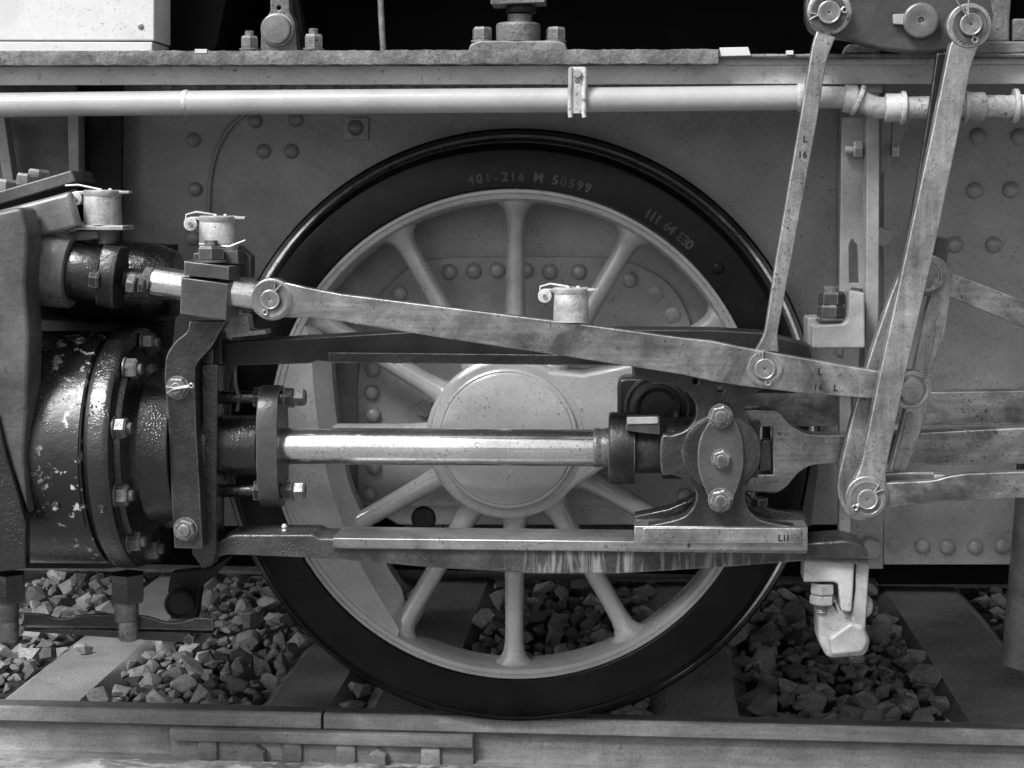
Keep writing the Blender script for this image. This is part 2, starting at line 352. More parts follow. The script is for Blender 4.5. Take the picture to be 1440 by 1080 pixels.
def text_mesh(s, size, ext=.0015):
    cu = bpy.data.curves.new('t', 'FONT'); cu.body = s; cu.size = size; cu.extrude = ext; cu.align_x = 'CENTER'; cu.align_y = 'CENTER'; cu.resolution_u = 3; cu.offset = size * .028
    o = bpy.data.objects.new('t', cu); me = bpy.data.meshes.new_from_object(o); bpy.data.objects.remove(o); bpy.data.curves.remove(cu); return me
def stamp(parent, chars, Y, m, name='stamped_character', ext=.0015):
    for ch, x, y, hpx, rot in chars:
        me = text_mesh(ch, hpx * S(Y) * 1.38, ext)
        me.transform(Matrix.Translation(P(x, y, Y)) @ Matrix.Rotation(R(90), 4, 'X') @ Matrix.Rotation(rot, 4, 'Z')); obj(name, me, m, parent, flat=True)

# ================================================================== THE SETTING
Z0 = P(722, 1010, 0).z - .014        # rail top
ground = obj('ground', box_mesh(-60, 60, -30, 90, Z0 - .42, Z0 - .26, 0), 'ground'); tag(ground, kind='structure')
def bed_mesh():
    bm = bmesh.new(); nx, ny = 150, 90
    vs = [[bm.verts.new((-3 + 6 * i / nx, -.35 + 4.2 * j / ny, Z0 - .205 + random.uniform(-.012, .012))) for j in range(ny + 1)] for i in range(nx + 1)]
    for i in range(nx):
        for j in range(ny): bm.faces.new((vs[i][j], vs[i + 1][j], vs[i + 1][j + 1], vs[i][j + 1]))
    return bm_mesh(bm)
bed = tag(obj('ballast', bed_mesh(), 'bed'), kind='structure')

# sleepers: (left edge, right edge of the flat top at photo y 985)
ZS = Z0 - .165
def ground_x(px, py, z):
    d = rotm @ Vector((px - 720.0, 540.0 - py, -F)); t = (z - CP.z) / d.z; return (CP + d * t)
sleep = []
for x0, x1 in ((-395, -270), (8, 112), (382, 468), (532, 622), (935, 1035), (1345, 1470), (1700, 1800)):
    a = ground_x(x0, 985, ZS).x; b = ground_x(x1, 985, ZS).x; sleep.append((a, b))
s_lab = ['pale concrete sleeper beyond the left edge', 'pale concrete sleeper in front of the left ballast gap, a single stone lying on it',
         'concrete sleeper running under the rail joint left of the wheel rim', 'dark concrete sleeper seen between the lower spokes of the wheel',
         'dark concrete sleeper just right of where the wheel meets the rail', 'concrete sleeper at the right edge under the leaning pipe', 'concrete sleeper beyond the right edge']
for k, (a, b) in enumerate(sleep):
    if k in (0, 6): continue
    bm = bmesh.new(); sec = [(a - .075, ZS - .13), (a - .045, ZS - .03), (a, ZS), (b, ZS), (b + .045, ZS - .03), (b + .075, ZS - .13)]
    ys = [-.32, -.30] + [(-.30 + i * .2) for i in range(1, 12)] + [2.3, 2.5, 2.7, 2.9]
    rows = [[bm.verts.new((x, y, z - (.02 if y in (-.32, 2.9) else 0) + random.uniform(-.001, .001))) for x, z in sec] for y in ys]
    for A, B in zip(rows, rows[1:]):
        for i in range(len(sec) - 1): bm.faces.new((A[i], A[i + 1], B[i + 1], B[i]))
    bm.faces.new(rows[0]); bm.faces.new(rows[-1])
    bmesh.ops.bevel(bm, geom=[e for e in bm.edges if abs(e.verts[0].co.z - ZS) < .004 and abs(e.verts[1].co.z - ZS) < .004 and abs(e.verts[0].co.x - e.verts[1].co.x) < .01 and (abs(e.verts[0].co.x - a) < .005 or abs(e.verts[0].co.x - b) < .005)], offset=.012, segments=3, affect='EDGES')
    tag(obj('sleeper', bm_mesh(bm), 'sleeper', ang=60), s_lab[k], 'sleeper', 'concrete sleepers across the track')

# stones
def stone_mesh(seed):
    rd = random.Random(seed); bm = bmesh.new(); q = (1.0, rd.uniform(.5, .95), rd.uniform(.38, .8))
    for _ in range(14):
        v = Vector((rd.gauss(0, 1), rd.gauss(0, 1), rd.gauss(0, 1))).normalized() * rd.uniform(.8, 1.0); bm.verts.new((v.x * q[0], v.y * q[1], v.z * q[2]))
    r_ = bmesh.ops.convex_hull(bm, input=list(bm.verts)); bmesh.ops.delete(bm, geom=[v for v in bm.verts if not v.link_faces], context='VERTS')
    me = bpy.data.meshes.new('stone'); bmesh.ops.recalc_face_normals(bm, faces=bm.faces); bm.to_mesh(me); bm.free(); me.materials.append(M['stone']); return me
SM = [stone_mesh(k) for k in range(26)]
def on_sleeper(x, y, pad=.0): return any(a - .055 - pad < x < b + .055 + pad for a, b in sleep) and y < 2.92
rd = random.Random(11)
def seen(x, y, z):
    v = rotm.transposed() @ (Vector((x, y, z)) - CP); return 720 + v.x / -v.z * F, 540 - v.y / -v.z * F
def visible_zone(px, py):
    if py > 992 or py < 775 or px < -25 or px > 1465: return False
    dx, dy = px - 721, py - 609
    rr = math.hypot(dx, dy)
    if 348 < rr < 402: return False
    if py < 812 and px < 215: return False
    if 480 < px < 1200 and py < 800: return False
    return True
placed = []; cand = []
tries = 0
while len(cand) < 3300 and tries < 60000:
    tries += 1
    x = rd.uniform(-2.0, 2.4); y = rd.uniform(.12, 2.9)
    r = rd.uniform(.034, .064) if rd.random() < .7 else rd.uniform(.016, .032)
    if on_sleeper(x, y, .1 * r - .02): continue
    if 2.28 < y < 2.44: continue
    mind = .80
    ok = True
    for (a, b, c) in cand:
        if abs(a - x) < .12 and abs(b - y) < .12 and (a - x) ** 2 + (b - y) ** 2 < (mind * (r + c)) ** 2 * .74: ok = False; break
    if ok: cand.append((x, y, r))
vis = []; rest = []
for x, y, r in cand:
    px, py = seen(x, y, Z0 - .17)
    (vis if visible_zone(px, py) else rest).append((x, y, r, r / (y + 4.2)))
vis.sort(key=lambda t: -t[3]); single = vis[:296]; rest += vis[296:]
for x, y, r, _ in single:
    o = bpy.data.objects.new('stone', rd.choice(SM)); C.objects.link(o); o.parent = bed
    o.location = Vector((x, y, Z0 - .190 + rd.uniform(-.016, .022) + r * .24)) - WL[bed.name]
    o.scale = (r * 1.12, r * 1.12, r * 1.12); o.rotation_euler = (rd.uniform(-.7, .7), rd.uniform(-.7, .7), rd.uniform(0, 6.28))
# a stone left lying on the sleeper
o = bpy.data.objects.new('stone', SM[3]); C.objects.link(o); p = ground_x(118, 912, ZS + .02); o.location = p - WL[bed.name]; o.scale = (.042, .036, .034); o.rotation_euler = (0.2, .3, .9); o.parent = bed
bm = bmesh.new()
allrest = [(x, y, r, Z0 - .178 + rd.uniform(-.012, .016) + r * .2) for x, y, r, _ in rest] + [(rd.uniform(-2, 2.4), rd.uniform(.1, 2.6), rd.uniform(.012, .03), Z0 - .195) for _ in range(900)]
for x, y, r, z in allrest:
    if on_sleeper(x, y, 0): continue
    me = rd.choice(SM); n0 = len(bm.verts); bm.from_mesh(me); bm.verts.ensure_lookup_table()
    mt = Matrix.Translation((x, y, z)) @ Matrix.Rotation(rd.uniform(0, 6.28), 4, 'Z') @ Matrix.Rotation(rd.uniform(-.8, .8), 4, 'X') @ Matrix.Scale(r * 1.12, 4)
    for v in bm.verts[n0:]: v.co = mt @ v.co
me = bpy.data.meshes.new('m'); bm.to_mesh(me); bm.free()
tag(obj('small_stones', me, 'stone', bed, flat=True), kind='stuff')

# rails (front rail in two lengths, joint left of the wheel)
def rail_mesh(x0, x1, yc, zt, hw=.036):
    half = [(-hw + .008, 0), (-hw + .002, -.004), (-hw, -.012), (-hw - .001, -.036), (-hw + .002, -.040), (-.012, -.050), (-.009, -.060), (-.009, -.110), (-.016, -.122), (-.062, -.134), (-.064, -.146)]
    sec = half + [(-a, b) for a, b in reversed(half)]
    bm = bmesh.new(); rows = [[bm.verts.new((x, yc + a, zt + b)) for a, b in sec] for x in (x0, x1)]
    for i in range(len(sec)):
        j = (i + 1) % len(sec); bm.faces.new((rows[0][i], rows[0][j], rows[1][j], rows[1][i]))
    bm.faces.new(rows[0]); bm.faces.new(rows[1]); return bm_mesh(bm)
YR = .075
XJ = P(453, 1003, .04).x
for k, (a, b, lab) in enumerate(((-3.2, XJ - .004, 'left length of dusty steel rail, ending at the joint gap'), (XJ + .004, 3.2, 'right length of dusty steel rail carrying the wheel'))):
    rl = thing('rail', lab, 'rail', ((a + b) / 2, YR, Z0 - .146), 'rails of the track')
    obj('rail_body', rail_mesh(a, b, YR, Z0), 'rail', rl)
    obj('running_face', box_mesh(a + .002, b - .002, YR - .022, YR + .022, Z0 - .002, Z0 + .0012, 0), 'railtop', rl)
tag(obj('rail', rail_mesh(-3.2, 3.2, 2.36, Z0), 'farrail'), 'dark far rail on the other side of the track, behind the wheel', 'rail', 'rails of the track')

# fishplate
YF = YR - .046
fp = thing('fishplate', 'rusty bolted fishplate joining the two rail lengths under the joint gap', 'fishplate', P(450, 1073, YF), None)
fx0 = P(239, 1030, YF).x; fx1 = P(665, 1042, YF).x
obj('top_flange', box_mesh(fx0, fx1, YF - .006, YR - .010, Z0 - .076, Z0 - .0445, .003), 'rail', fp)
obj('plate_body', box_mesh(fx0, fx1, YF + .014, YR - .0101, Z0 - .138, Z0 - .0761, .002), 'rail', fp)
rail_z = Z0 - .102
for x in (293, 412, 487, 606):
    c = P(x, 1056, YF + .014); me = box_mesh(c.x - .026, c.x + .026, YF + .001, YF + .016, rail_z - .028, rail_z + .026, .008); obj('square_bolt_head', me, 'rail', fp)
for x in (363, 533):
    c = P(x, 1056, YF + .016); c.z = rail_z - .008
    obj('hex_nut', nut_mesh(c, 'Y', .026, .030, .0), 'rail', fp, 20)

# foreground beam
def beam():
    bm = bmesh.new(); n = 220
    sec = [(-.36, -.24), (-.36, -.010), (-.35, .0), (-.16, .0), (-.145, -.010), (-.145, -.24)]
    rows = []
    for i in range(n + 1):
        x = -1.9 + 3.8 * i / n; t = (x + 1.5) / 3.0; zt = Z0 - .070 + .024 * t + random.uniform(-.0018, .0018)
        rows.append([bm.verts.new((x, y + (random.uniform(-.004, .004) if 0 < j < 5 else 0), zt + z)) for j, (y, z) in enumerate(sec)])
    for A, B in zip(rows, rows[1:]):
        for j in range(len(sec)):
            k = (j + 1) % len(sec); bm.faces.new((A[j], A[k], B[k], B[j]))
    bm.faces.new(rows[0]); bm.faces.new(rows[-1]); return bm_mesh(bm)
tag(obj('edge_beam', beam(), 'flake'), 'beam with flaking pale paint along the bottom edge, nearest to the viewer', 'beam')

# ================================================================== ENGINE: frame
fr = thing('locomotive_frame', 'tall grey riveted frame plate standing behind the spoked wheel', 'locomotive frame', P(720, 715, .20))
plate('main_plate', [(-180, -40), (2200, -40), (2200, 650), (1248, 652), (1248, 738), (560, 738), (520, 715), (430, 735), (360, 740), (-180, 740)], .20, .03, 'frame', fr, .003)
plate('horn_plate', smoothline([(503, 712), (503, 600), (504, 520), (520, 440), (552, 395), (590, 370), (640, 362), (740, 361), (850, 362), (905, 376), (946, 405), (970, 450), (986, 520), (990, 600), (990, 712)], 6), .185, .0148, 'frame', fr, .003)
for x, y in ((562, 412), (632, 382), (666, 381), (699, 380), (739, 380), (773, 382), (814, 382), (886, 393), (524, 520), (523, 552), (525, 584), (526, 657), (520, 694), (962, 697), (559, 700), (968, 470), (978, 540), (980, 620)): rivet(fr, x, y, .185, 11.2)
for x, y in ((922, 414), (946, 443)): rivet(fr, x, y, .185, 11, flat=True)
for x, y in ((272, 197), (275, 266), (359, 170), (371, 213), (410, 213), (416, 168), (272, 335), (330, 420)): rivet(fr, x, y, .20, 10.5)
plate('pad_plate', [(484, 165), (518, 165), (518, 197), (484, 197)], .19, .0098, 'frame', fr, .002); rivet(fr, 500, 180, .19, 11)
for k in range(22):
    x = 235 + k * 38
    rivet(fr, x, 121, .20, 11)
for x in (1380, 1420): rivet(fr, x, 121, .175, 11)
obj('conduit', tube_mesh(pts3(smoothline([(345, 160), (325, 178), (308, 205), (298, 240), (294, 280), (293, 420)]), .196), 3.4 * S(.2), 10), 'frame', fr)
obj('hex_plug', nut_mesh(P(598, 574, .185), 'Y', 14 * S(.185), .018, .2), 'frame', fr, 20)
plate('rear_panel', [(1243, 100), (2200, 100), (2200, 652), (1430, 652), (1424, 794), (1243, 794)], .155, .02, 'frame', fr, .002)
for x, y in ((1375, 192), (1433, 192), (1370, 268), (1421, 267), (1342, 344), (1397, 344)): rivet(fr, x, y, .155, 11.5)
for x, y in ((1297, 768), (1332, 769), (1371, 769), (1409, 768)): rivet(fr, x, y, .155, 11)
rivet(fr, 1258, 767, .155, 10.5, flat=True)
plate('left_stay', [(-10, 165), (6, 165), (20, 262), (6, 262)], -.02, .04, 'frame', fr)
plate('left_stay', [(95, 160), (110, 160), (111, 256), (97, 256)], -.02, .05, 'frame', fr)
plate('stay_web', [(-180, 100), (108, 100), (108, 470), (-180, 470)], .06, .02, 'casting', fr)
plate('recess_shade', [(109, 100), (172, 100), (168, 480), (109, 480)], .12, .02, 'black', fr)  # black sheet standing in for the shade of a recess
# vertical seam strips
plate('seam_strip', [(1180, 100), (1187, 100), (1184, 500), (1177, 500)], .19, .0098, 'frame', fr)

# dark gear under the frame seen between the spokes
ug = thing('axlebox_gear', 'dark axlebox keep and spring gear under the frame between the spokes', 'axlebox', P(720, 790, .3))
plate('keep', [(815, 672), (905, 672), (905, 752), (815, 752)], .24, .12, 'black', ug)
plate('spring_hanger', [(567, 700), (622, 700), (622, 758), (567, 758)], .22, .05, 'casting', ug)
face('hanger_pin', [(0, 18), (.02, 18), (.024, 15)], (597, 727), .22, 'black', ug)
plate('hanger_bar', [(624, 660), (634, 660), (634, 760), (624, 760)], .22, .04, 'casting', ug)
plate('hanger_bar', [(641, 660), (655, 660), (655, 760), (641, 760)], .22, .04, 'casting', ug)
plate('spring_hanger', [(905, 705), (985, 705), (985, 760), (905, 760)], .23, .05, 'casting', ug)
face('hanger_pin', [(0, 20), (.02, 20), (.024, 17)], (895, 728), .23, 'black', ug)
obj('spring_buckle', box_mesh(P(560, 0, .4).x, P(880, 0, .4).x, .30, .5, Z0 + .40, Z0 + .62), 'black', ug)
tag(obj('ash_pan', box_mesh(-1.3, 1.5, .42, 1.9, Z0 + .30, Z0 + 1.3), 'void'), 'near-black ash pan between the frames behind the wheel, sized to keep light out', 'ash pan')  # colour and length chosen to keep background light out
tag(obj('axle', lathe_mesh([(0, 0), (0, .085), (2.2, .085), (2.2, 0)], P(721, 618, .14), (0, 1, 0)), 'black'), 'black axle behind the hub of the spoked wheel', 'axle')
fw = thing('opposite_wheel', 'black spoked wheel standing on the far rail, dark behind the near one', 'wheel', (P(721, 1000, 0).x, 2.36, Z0))
cf = P(721, 618, 0); cfv = Vector((cf.x, 2.42, Z0 + .715))
obj('tyre', lathe_mesh([(0, .60), (0, .70), (.01, .715), (.10, .715), (.115, .745), (.135, .745), (.14, .60), (0, .60)], cfv, (0, -1, 0), 72), 'tyre', fw)
for k in range(12):
    me = box_mesh(-.022, .022, -.09, -.05, .10, .61, .004); me.transform(Matrix.Translation(cfv) @ Matrix.Rotation(R(30 * k), 4, 'Y')); obj('spoke', me, 'black', fw)
tag(obj('brake_pull_rod', tube_mesh([P(380, 803, .45), P(700, 804, .45), P(1100, 806, .45)], 9.5 * S(.45), 20), 'farrail'), 'rusty horizontal pull rod seen between the spokes just below the lower slide bar', 'rod')
tag(obj('rear_frame', box_mesh(-1.0, 1.2, 2.05, 2.08, Z0 + .22, Z0 + 1.5), 'void'), 'near-black frame plate added on the far side to keep light out, above the far rail', 'frame plate')  # added to close the far side against light
tag(obj('light_blocking_wall', box_mesh(-1.25, 4.2, 3.0, 3.3, Z0 - .3, Z0 + 1.0), 'black'), 'black low wall added beyond the far rail to block light from behind', 'wall')  # added wall, blocks light and keeps the far side dark
plate('frame_tail', [(1236, 794), (1425, 794), (1425, 822), (1236, 822)], .30, .06, 'void', ug)

# brake hanger parts seen right of the crosshead through the gap
br = thing('brake_hanger', 'dark slanting brake hanger behind the crosshead and right of the wheel rim', 'brake hanger', P(1130, 740, .08))
plate('hanger', [(1140, 650), (1152, 650), (1140, 740), (1124, 740)], .06, .03, 'casting', br)
tag(obj('sand_pipe', tube_mesh([P(1462, 600, .02), P(1452, 720, .02), P(1434, 930, .02), P(1433, 936, .02)], 25 * S(.02), 28), 'casting'), 'thick grey upright pipe leaning at the right edge above the sleeper', 'pipe')

# ================================================================== wheel
ct = P(722, 207, 0); cb = P(722, 1010, 0); RF = (ct.z - cb.z) / 2; WC = Vector(((ct.x + cb.x) / 2, 0, (ct.z + cb.z) / 2))
RI = (P(722, 266, 0).z - P(722, 957, 0).z) / 2
wh = thing('driving_wheel', 'large spoked locomotive wheel with black tyre and grey painted spokes', 'wheel', (WC.x, .07, Z0))
def wl_(name, prof, m, seg=144, ang=28): return obj(name, lathe_mesh(prof, WC, (0, 1, 0), seg), m, wh, ang)
ty = wl_('tyre', [(.14, RI), (.0, RI + .001), (-.002, RI + .004), (-.002, RF - .010), (0, RF - .004), (.006, RF), (.012, RF + .010), (.018, RF + .013), (.020, RF + .0128), (.085, RF + .0165), (.092, RF + .021), (.098, RF + .033), (.104, RF + .044), (.112, RF + .0505), (.122, RF + .0505), (.132, RF + .044), (.14, RF + .028), (.14, RI)], 'tyre')
wl_('tread', [(.030, RF + .010), (.030, RF + .0142), (.084, RF + .0175), (.091, RF + .022), (.097, RF + .034), (.103, RF + .0450), (.103, RF + .03), (.030, RF + .010)], 'tread')
wl_('flange_highlight', [(.094, RF + .025), (.0925, RF + .0265), (.0960, RF + .034), (.0975, RF + .033), (.094, RF + .025)], 'bright')  # thin bright ring drawn as the highlight along the flange
wl_('rim', [(.11, RI - .0005), (.004, RI - .0005), (.001, RI - .003), (.0005, RI - .010), (.003, RI - .012), (.001, RI - .014), (.002, RI - .024), (.008, RI - .028), (.045, RI - .034), (.100, RI - .034), (.11, RI - .028), (.11, RI - .0005)], 'wheel')
face('retaining_screw', [(0, 9), (.0015, 9), (.0015, 8), (.0002, 7.5), (.0018, 6)], (1010, 378), -.002, 'tyre', wh)
# spokes
def spoke_mesh(k):
    a = R(30 * k); d = Vector((math.sin(a), 0, math.cos(a))); q = Vector((d.z, 0, -d.x)); s = S(0)
    prof = [(80, 34, .050, .036), (100, 31, .048, .040), (112, 24, .044, .045), (128, 17.5, .040, .048), (150, 15.5, .037, .050), (220, 14, .033, .054), (285, 13.5, .031, .056), (305, 14, .032, .055), (318, 16, .036, .054), (326, 20, .040, .053), (332, 28, .044, .054), (337, 38, .046, .056)]
    bm = bmesh.new(); rings = []; N = 20
    for r, wd, dp, yc in prof:
        ring = []
        for j in range(N):
            t = 2 * math.pi * j / N; cx, cy = math.cos(t), math.sin(t)
            cx = math.copysign(abs(cx) ** .8, cx); cy = math.copysign(abs(cy) ** 1.3, cy)
            ring.append(bm.verts.new(WC + d * (r * s) + q * (wd * s * cx) + Vector((0, yc + dp * cy * .8, 0))))
        rings.append(ring)
    for A, B in zip(rings, rings[1:]):
        for j in range(N): bm.faces.new((A[j], A[(j + 1) % N], B[(j + 1) % N], B[j]))
    bm.faces.new(rings[0]); bm.faces.new(rings[-1]); return bm_mesh(bm)
for k in range(12): obj('spoke', spoke_mesh(k), 'wheel', wh, 60)
# hub and crank web
hub = []
for k in range(0, 26): a = R(62 + k * 9.6); hub.append((714 - 4 + 112 * math.cos(a), 615 - 108 * math.sin(a)))
hub += [(800, 692), (855, 655), (900, 640), (960, 640), (990, 610), (990, 540), (960, 512), (900, 508), (868, 516), (820, 526), (780, 522)]
plate('hub', hub, -.035, .15, 'wheel', wh, .010)
face('hub_cap', [(0, 101), (.008, 100), (.011, 97), (.009, 95), (.014, 93), (.016, 60)], (714, 617), -.035, 'wheel', wh, 72)
face('hub_ring', [(-.06, 118), (-.006, 116), (-.002, 112), (0.001, 108)], (714, 617), -.035, 'wheel', wh, 72)
# balance weight: face edge and deeper, wider foot
def bal():
    s = S(0)
    def arc(r, a0, a1, n): return [(721 + r * math.cos(R(a0 + (a1 - a0) * i / n)), 612 - r * math.sin(R(a0 + (a1 - a0) * i / n))) for i in range(n + 1)]
    inner = smoothline([(424, 450), (436, 480), (440, 540), (446, 590), (455, 645), (466, 690), (482, 738), (505, 791), (530, 835), (547, 863), (561, 886)], 5)
    inner2 = smoothline([(440, 440), (458, 480), (463, 540), (468, 590), (478, 648), (488, 690), (503, 725), (528, 778), (548, 815), (562, 838), (569, 880)], 5)
    o = arc(331, 151, 240.5, len(inner) - 1)
    bm = bmesh.new()
    F0 = [bm.verts.new(P(x, y, 0) + Vector((0, .004, 0))) for x, y in inner]; B0 = [bm.verts.new(P(x, y, 0) + Vector((0, .050, 0))) for x, y in inner2]; BB = [bm.verts.new(v.co + Vector((0, .055, 0))) for v in B0]
    O0 = [bm.verts.new(P(x, y, 0) + Vector((0, .004, 0))) for x, y in o]; O1 = [bm.verts.new(v.co + Vector((0, .10, 0))) for v in O0]
    for i in range(len(inner) - 1):
        for A, B in ((O0, F0), (F0, B0), (B0, BB), (BB, O1)): bm.faces.new((A[i], A[i + 1], B[i + 1], B[i]))
    bm.faces.new((O0[0], F0[0], B0[0], BB[0], O1[0])); bm.faces.new((O0[-1], F0[-1], B0[-1], BB[-1], O1[-1]))
    return bm_mesh(bm)
obj('balance_weight', bal(), 'wheel', wh, 35)
chars = []
def arc_text(s, px0, px1, rad, h):
    n = len(s)
    for i, ch in enumerate(s):
        if ch == ' ': continue
        a0 = math.atan2(px0 - 721, 1) ; t = i / (n - 1)
        ang = px0 + (px1 - px0) * t; a = R(ang)
        chars.append((ch, 721 + rad * math.sin(a), 611 - rad * math.cos(a), h, -a))
arc_text('401-216 M 50599', -9.3, 17, 362, 13)
arc_text('III 64 E30', 31.5, 43, 364, 14)
stamp(wh, chars, -.0018, 'stamp', ext=.0018)

# ================================================================== running board
YB = -.36
zt = P(720, 70, YB).z; zb = P(720, 90, YB).z
rb = thing('running_board', 'crusted running board edge along the top of the engine', 'running board', P(720, 118, YB))
def crust_mesh(x0, x1, y0, y1, z0, z1, amp=.0022, n=420):
    bm = bmesh.new(); rows = []; h = 0; g = 0
    for i in range(n + 1):
        x = x0 + (x1 - x0) * i / n; h = h * .75 + random.uniform(-amp, amp) * .35; g = g * .75 + random.uniform(-amp, amp) * .45
        rows.append([bm.verts.new(v) for v in ((x, y0 + h * .6, z1 + h), (x, y0 - amp + g * .8, (z0 + z1) / 2 + g), (x, y0 + h, z0 + g), (x, y1, z0), (x, y1, z1))])
    for A, B in zip(rows, rows[1:]):
        for j in range(5): bm.faces.new((A[j], A[(j + 1) % 5], B[(j + 1) % 5], B[j]))
    bm.faces.new(rows[0]); bm.faces.new(rows[-1]); return bm_mesh(bm)
xa = P(-180, 80, YB).x; xm = P(1010, 80, YB).x; xe = P(2200, 80, YB).x
obj('board_plate', crust_mesh(xa, xm, YB, .18, zb, zt), 'crust', rb, 40)
zt2 = P(1100, 76, YB + .02).z; zb2 = P(1100, 81, YB + .02).z
obj('thin_plate', crust_mesh(xm + .001, xe, YB + .02, .18, zb2, zt2, .0018, 200), 'crust', rb, 40)
zv0 = P(720, 118.5, YB + .05).z
obj('valance', crust_mesh(xa, xe, YB + .050, YB + .070, zv0, zb - .0005 , .0006, 500), 'valance', rb, 40)
obj('valance_top', box_mesh(xm, xe, YB + .052, YB + .068, zb, zb2 - .0003, .0005), 'valance', rb)
plate('edge_flake', [(1012, 67), (1052, 66), (1056, 78), (1014, 79)], YB + .01, .03, 'panel', rb, .001)
plate('edge_flake', [(1106, 71), (1116, 71), (1116, 77), (1106, 77)], YB + .01, .02, 'panel', rb, .001)
plate('edge_flake', [(274, 69), (291, 69), (291, 75), (274, 75)], YB - .003, .02, 'panel', rb, .001)
# clamp on the valance
cl = thing('pipe_clamp', 'ribbed pale strap clamp hanging the long pipe from the valance', 'clamp', P(812, 165, -.37))
plate('strap', [(799, 94, 5), (826, 94, 5), (826, 130), (825, 160, 3), (800, 160, 3), (799, 130)], YB - .030, .006, 'fitting', cl, .002, holes=[circ(812, 115, 3.2, 14)])
for x0 in (799.5, 819): obj('strap_rib', tube_mesh(pts3([(x0 + 3, 95), (x0 + 3, 118), (x0 + 2, 128), (x0 + 2, 160), (x0 + 3, 165)], YB - .031), 3.3 * S(YB), 12), 'fitting', cl)
bolt(cl, P(812, 104, YB - .031), 'Y', 6.3 * S(YB), .010, .0, 'bracket', washer=False, thread=False, name='bolt_head')

# long pipe
YP = YB + .015 - .01
pp = thing('steam_pipe', 'long pale painted pipe running under the valance with elbows at its right end', 'pipe', P(720, 160, YP))
sP = S(YP)
obj('long_pipe', tube_mesh([P(-180, 149.5, YP), P(400, 143.5, YP), P(800, 141, YP), P(1128, 137.5, YP)], 17.2 * sP, 40), 'pipe', pp)
for wx in (262,): obj('pipe_weld', tube_mesh([P(wx - 4, 144.3, YP), P(wx - 1, 144.3, YP), P(wx + 1, 144.3, YP), P(wx + 4, 144.3, YP)], 0, 40, radii=[17.2 * sP, 18.1 * sP, 18.1 * sP, 17.2 * sP]), 'fitting', pp)
obj('weld_collar', tube_mesh([P(1120, 137.5, YP), P(1124, 137.5, YP), P(1134, 137, YP), P(1137, 137, YP)], 0, 32, radii=[17.5 * sP, 20 * sP, 19 * sP, 15 * sP]), 'fitting', pp)
obj('bent_pipe', tube_mesh(pts3(smoothline([(1136, 137), (1170, 137), (1195, 138), (1212, 143), (1228, 150), (1250, 152), (1330, 150), (1400, 149), (1425, 150), (1500, 148), (2200, 148)], 6), YP), 15 * sP, 32), 'fitting', pp)
for nm, a, b, r, mm in (('coupling', (1186, 138), (1204, 140), 19, 'fitting'), ('coupling_rim', (1203, 139.5), (1209, 142), 22, 'fitting'), ('coupling', (1244, 151.5), (1270, 151.5), 19.5, 'fitting'), ('coupling_rim', (1266, 151.5), (1273, 151.5), 23, 'fitting'), ('coupling', (1358, 149.5), (1384, 149.5), 19.5, 'fitting'), ('coupling_rim', (1356, 149.5), (1361, 149.5), 21, 'fitting'), ('coupling_rim', (1424, 149), (1431, 149), 23.5, 'fitting')):
    A = P(*a, YP); B = P(*b, YP); L = (B - A).length
    obj(nm, lathe_mesh(soft([(0, 0), (0, r * sP), (L, r * sP), (L, 0)], .003), A, B - A, 32), mm, pp)

# ================================================================== things above the board
zbt = zt
cs = thing('casing', 'pale grey painted casing standing on the running board in the top left corner', 'casing', P(100, 72, -.33))
plate('casing_panel', [(-180, -300), (217, -300), (217, 57), (-180, 56.5)], -.335, .45, 'panel', cs, .003)
plate('casing_foot', [(-180, 58), (214, 59), (214, 73), (-180, 73)], -.338, .30, 'panel', cs, .003)
face('screw', [(0, 4.4), (.002, 4.2), (.003, 3)], (198, 37), -.335, 'pin', cs)
plate('unlit_side_sheet', [(219, -60), (330, -60), (306, 60), (300, 73), (219, 73)], -.20, .35, 'void', cs, .003)  # black sheet painted in for the unlit side of the casing
bl = thing('boiler', 'boiler underside coloured near-black for the shade above the running board', 'boiler', (0, .9, zt))
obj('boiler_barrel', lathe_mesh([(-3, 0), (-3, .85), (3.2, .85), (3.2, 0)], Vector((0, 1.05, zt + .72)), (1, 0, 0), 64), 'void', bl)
obj('dark_backdrop', box_mesh(-3, 3.2, .19, .22, zb + .001, zt + .9), 'void', bl)  # black backdrop for the darkness above the board
obj('shade_cover', box_mesh(-3, 3.2, -.02, .9, P(720, -45, -.02).z, P(720, -60, -.02).z + .3), 'void', bl)  # unseen cover added to keep the space above the board dark

def stud(parent, x, y, Y, r, hpx, two=0.0, m='nut', th=6, name='nut'):
    """nut on an upright bolt: y is the foot"""
    s = S(Y); o = P(x, y, Y); bolt(parent, o, 'Z', r * s, hpx * s, .26, m, two=two, name=name)
bb = thing('bearing_bracket', 'small cast bearing bracket with a round cap on the running board near the casing', 'bracket', P(390, 72, -.2))
plate('bearing_body', rounded([(366, 74), (367, 45), (371, 28, 8), (380, 17, 4), (380, -30), (405, -30), (407, 17, 4), (414, 30, 8), (417, 60), (419, 74)]), -.20, .05, 'cast', bb, .003, holes=[circ(392, 11, 3.2, 12)])
face('bearing_cap', [(0, 23), (.006, 23), (.006, 21), (.022, 21), (.024, 19)], (390, 42), -.20, 'pin', bb)
plate('rear_cheek', rounded([(375, 74), (375, 30), (400, -30), (412, -30), (424, 30, 12), (428, 74)]), -.13, .05, 'black', bb, .003)
stud(bb, 351, 71, -.20, 13, 17, m='cast'); stud(bb, 441, 71, -.20, 13.5, 19, m='cast')
tag(obj('drain_rod', tube_mesh(pts3([(534, -40), (536, 20), (539, 72)], -.15), 4.3 * S(-.15), 14), 'cast'), 'thin upright rod rising into the dark above the board', 'rod')
